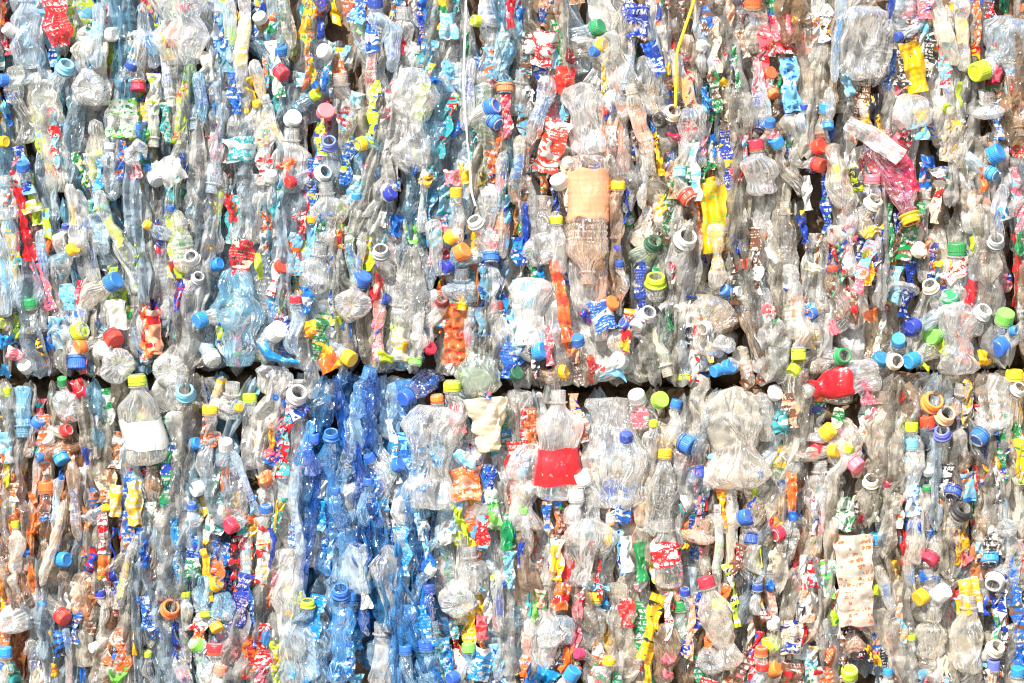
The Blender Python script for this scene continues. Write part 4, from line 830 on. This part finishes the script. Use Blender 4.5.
# crushed paper cup
def paper_cup():
    rng = new_rng(); nr, na = 26, 34
    q = np.linspace(0, 1, nr); th = np.arange(na)*2*math.pi/na
    Q, T = np.meshgrid(q, th, indexing='ij')
    H = .088; rt, rb = .036, .0145
    r = rt+(rb-rt)*Q
    r = np.where(Q < .03, rt*1.04, r)
    V = np.stack([r*np.cos(T), r*np.sin(T)*.55, H*(1-Q)], -1)
    for _ in range(7):
        lam = math.exp(rng.uniform(math.log(.02), math.log(.06))); d = rng.normal(size=3); d /= np.linalg.norm(d); dd = rng.normal(size=3)*[.5, 1, .3]
        V = V+((np.abs(np.sin(V@d*6.28/lam+rng.uniform(0, 6)))-.6)*lam*.11)[..., None]*dd
    root = link('paper_cup', None); root.empty_display_size = .02
    P1, P0 = at('C1', 935, 362, -.012), at('C1', 915, 150, -.018)
    root.matrix_world = frame_matrix(P1, P0-P1)
    uv = np.stack([T*.03, Q*.09, np.full_like(Q, 3.)], -1).reshape(-1, 3)
    link('cup_wall', make_mesh('cup_wall', V.reshape(-1, 3), grid_faces(nr, na, True)[:, ::-1], M_FILM, dict(tint=PAL['CR'], tint2=PAL['CR'], tint3=lin((238, 226, 206)), uvp=uv)), root)
    bq = np.array([.98, .6, .05]); B = np.stack([rb*bq[:, None]*np.cos(th), rb*.55*bq[:, None]*np.sin(th), np.full((3, na), .003)], -1)
    link('cup_bottom', make_mesh('cup_bottom', B.reshape(-1, 3), grid_faces(3, na, True), M_FILM, dict(tint=PAL['CR'], tint2=PAL['CR'], tint3=PAL['CR'], uvp=B.reshape(-1, 3))), root)
    root['label'] = 'crushed cream paper cup tapering downwards at the seam between bales'; root['category'] = 'paper cup'
paper_cup()

# ---------------------------------------------------------------- labels that single each thing out
MARKS = [('the red sachet top left', 60, 22), ('the tall far-left bottle', 52, 130), ('the pink cap facing out', 326, 111), ('the orange-filled bottle', 588, 205),
 ('the orange-red wrapper', 552, 130), ('the yellow wrapper top right', 915, 68), ('the big lime cap top right', 978, 72), ('the open yellow mouth', 909, 222),
 ('the green-capped clear bottle', 949, 298), ('the red-labelled seam bottle', 845, 383), ('the white-labelled lime-capped bottle', 142, 410), ('the blue bottles', 370, 480),
 ('the paper cup', 487, 420), ('the red-banded milky bottle', 557, 470), ('the yellow and black strip', 651, 625), ('the green-capped small bottle', 681, 605), ('the flattened carton', 855, 580),
 ('the two white caps', 936, 598), ('the sky blue packet', 480, 662), ('the yellow straw', 672, 50), ('the white blade', 868, 142), ('the blue spoon', 282, 356), ('the orange wrap', 467, 484),
 ('the tall yellow label', 711, 222), ('the white carton square', 116, 314), ('the red tube-like strip', 24, 226), ('the light blue bottle', 237, 325), ('the white-and-blue label', 615, 500),
 ('the striped white bag', 529, 312), ('the orange patterned pouch', 456, 332), ('the twin red caps', 818, 156), ('the lone brown cap', 505, 89), ('the open orange mouth', 933, 400),
 ('the clustered red and yellow caps', 825, 447), ('the amber bottle', 25, 560), ('the lower-left yellow strip', 205, 570), ('the blue open mouth', 341, 588), ('the black bottle', 744, 580),
 ('the lower-right sky-blue cap', 989, 559), ('the red caps lower left', 216, 645), ('the yellow crisp wrapper', 322, 345), ('the big clear base', 461, 604)]
def rel(px, py, m, brief=False):
    dx, dy = px-m[1], py-m[2]; dist = math.hypot(dx, dy)
    if dist < 9: return 'at '+m[0]
    w = 'just ' if dist < 34 and not brief else ''
    if abs(dx) < .45*abs(dy) or (brief and abs(dx) < abs(dy)): return w+('above ' if dy < 0 else 'below ')+m[0]
    if abs(dy) < .45*abs(dx) or brief: return w+('left of ' if dx < 0 else 'right of ')+m[0]
    return w+('above' if dy < 0 else 'below')+' and '+('left of ' if dx < 0 else 'right of ')+m[0]
def compose(t, n, room=16):
    ms = sorted(MARKS, key=lambda m: math.hypot(t[2]-m[1], t[3]-m[2]))
    d = t[1]
    for cand in (d+', '+rel(t[2], t[3], ms[n]), d+', '+rel(t[2], t[3], ms[n], True), d.replace(' leaning left', '').replace(' leaning right', '')+', '+rel(t[2], t[3], ms[n], True),
                 d.split(',')[0]+', '+rel(t[2], t[3], ms[n], True), d.split(',')[0].replace(' printed', '').replace(' and ', '-')+', '+rel(t[2], t[3], ms[n], True)):
        if len(cand.split()) <= room: break
    if len(cand.split()) > room:
        for w in ('mid-sized ', 'wide ', 'slim ', ' crushed', 'the '): cand = cand.replace(w, '', 1) if len(cand.split()) > room else cand
    return cand
short = lambda s: s
ORD = ['', 'second', 'third', 'fourth', 'fifth', 'sixth', 'seventh', 'eighth']
byl = {}
for t in THINGS: byl.setdefault(compose(t, 0, 14), []).append(t)
used = set()
for lab, ts in byl.items():
    if len(ts) == 1: final = [(ts[0], lab)]
    else:
        final = []; ts.sort(key=lambda t: t[3])
        for i, t in enumerate(ts):
            pos = 'upper' if i == 0 and len(ts) == 2 else ('lower' if len(ts) == 2 else ('topmost' if i == 0 else ('lowest' if i == len(ts)-1 else ORD[i]+' down')))
            final.append((t, pos+' '+lab))
    for t, l in final:
        l = short(l)
        if l in used:
            l2 = compose(t, 1); l = l2 if l2 not in used else l
        used.add(l); t[0]['label'] = l[:1].lower()+l[1:]; t[0]['category'] = t[4]; t[0]['group'] = t[5]
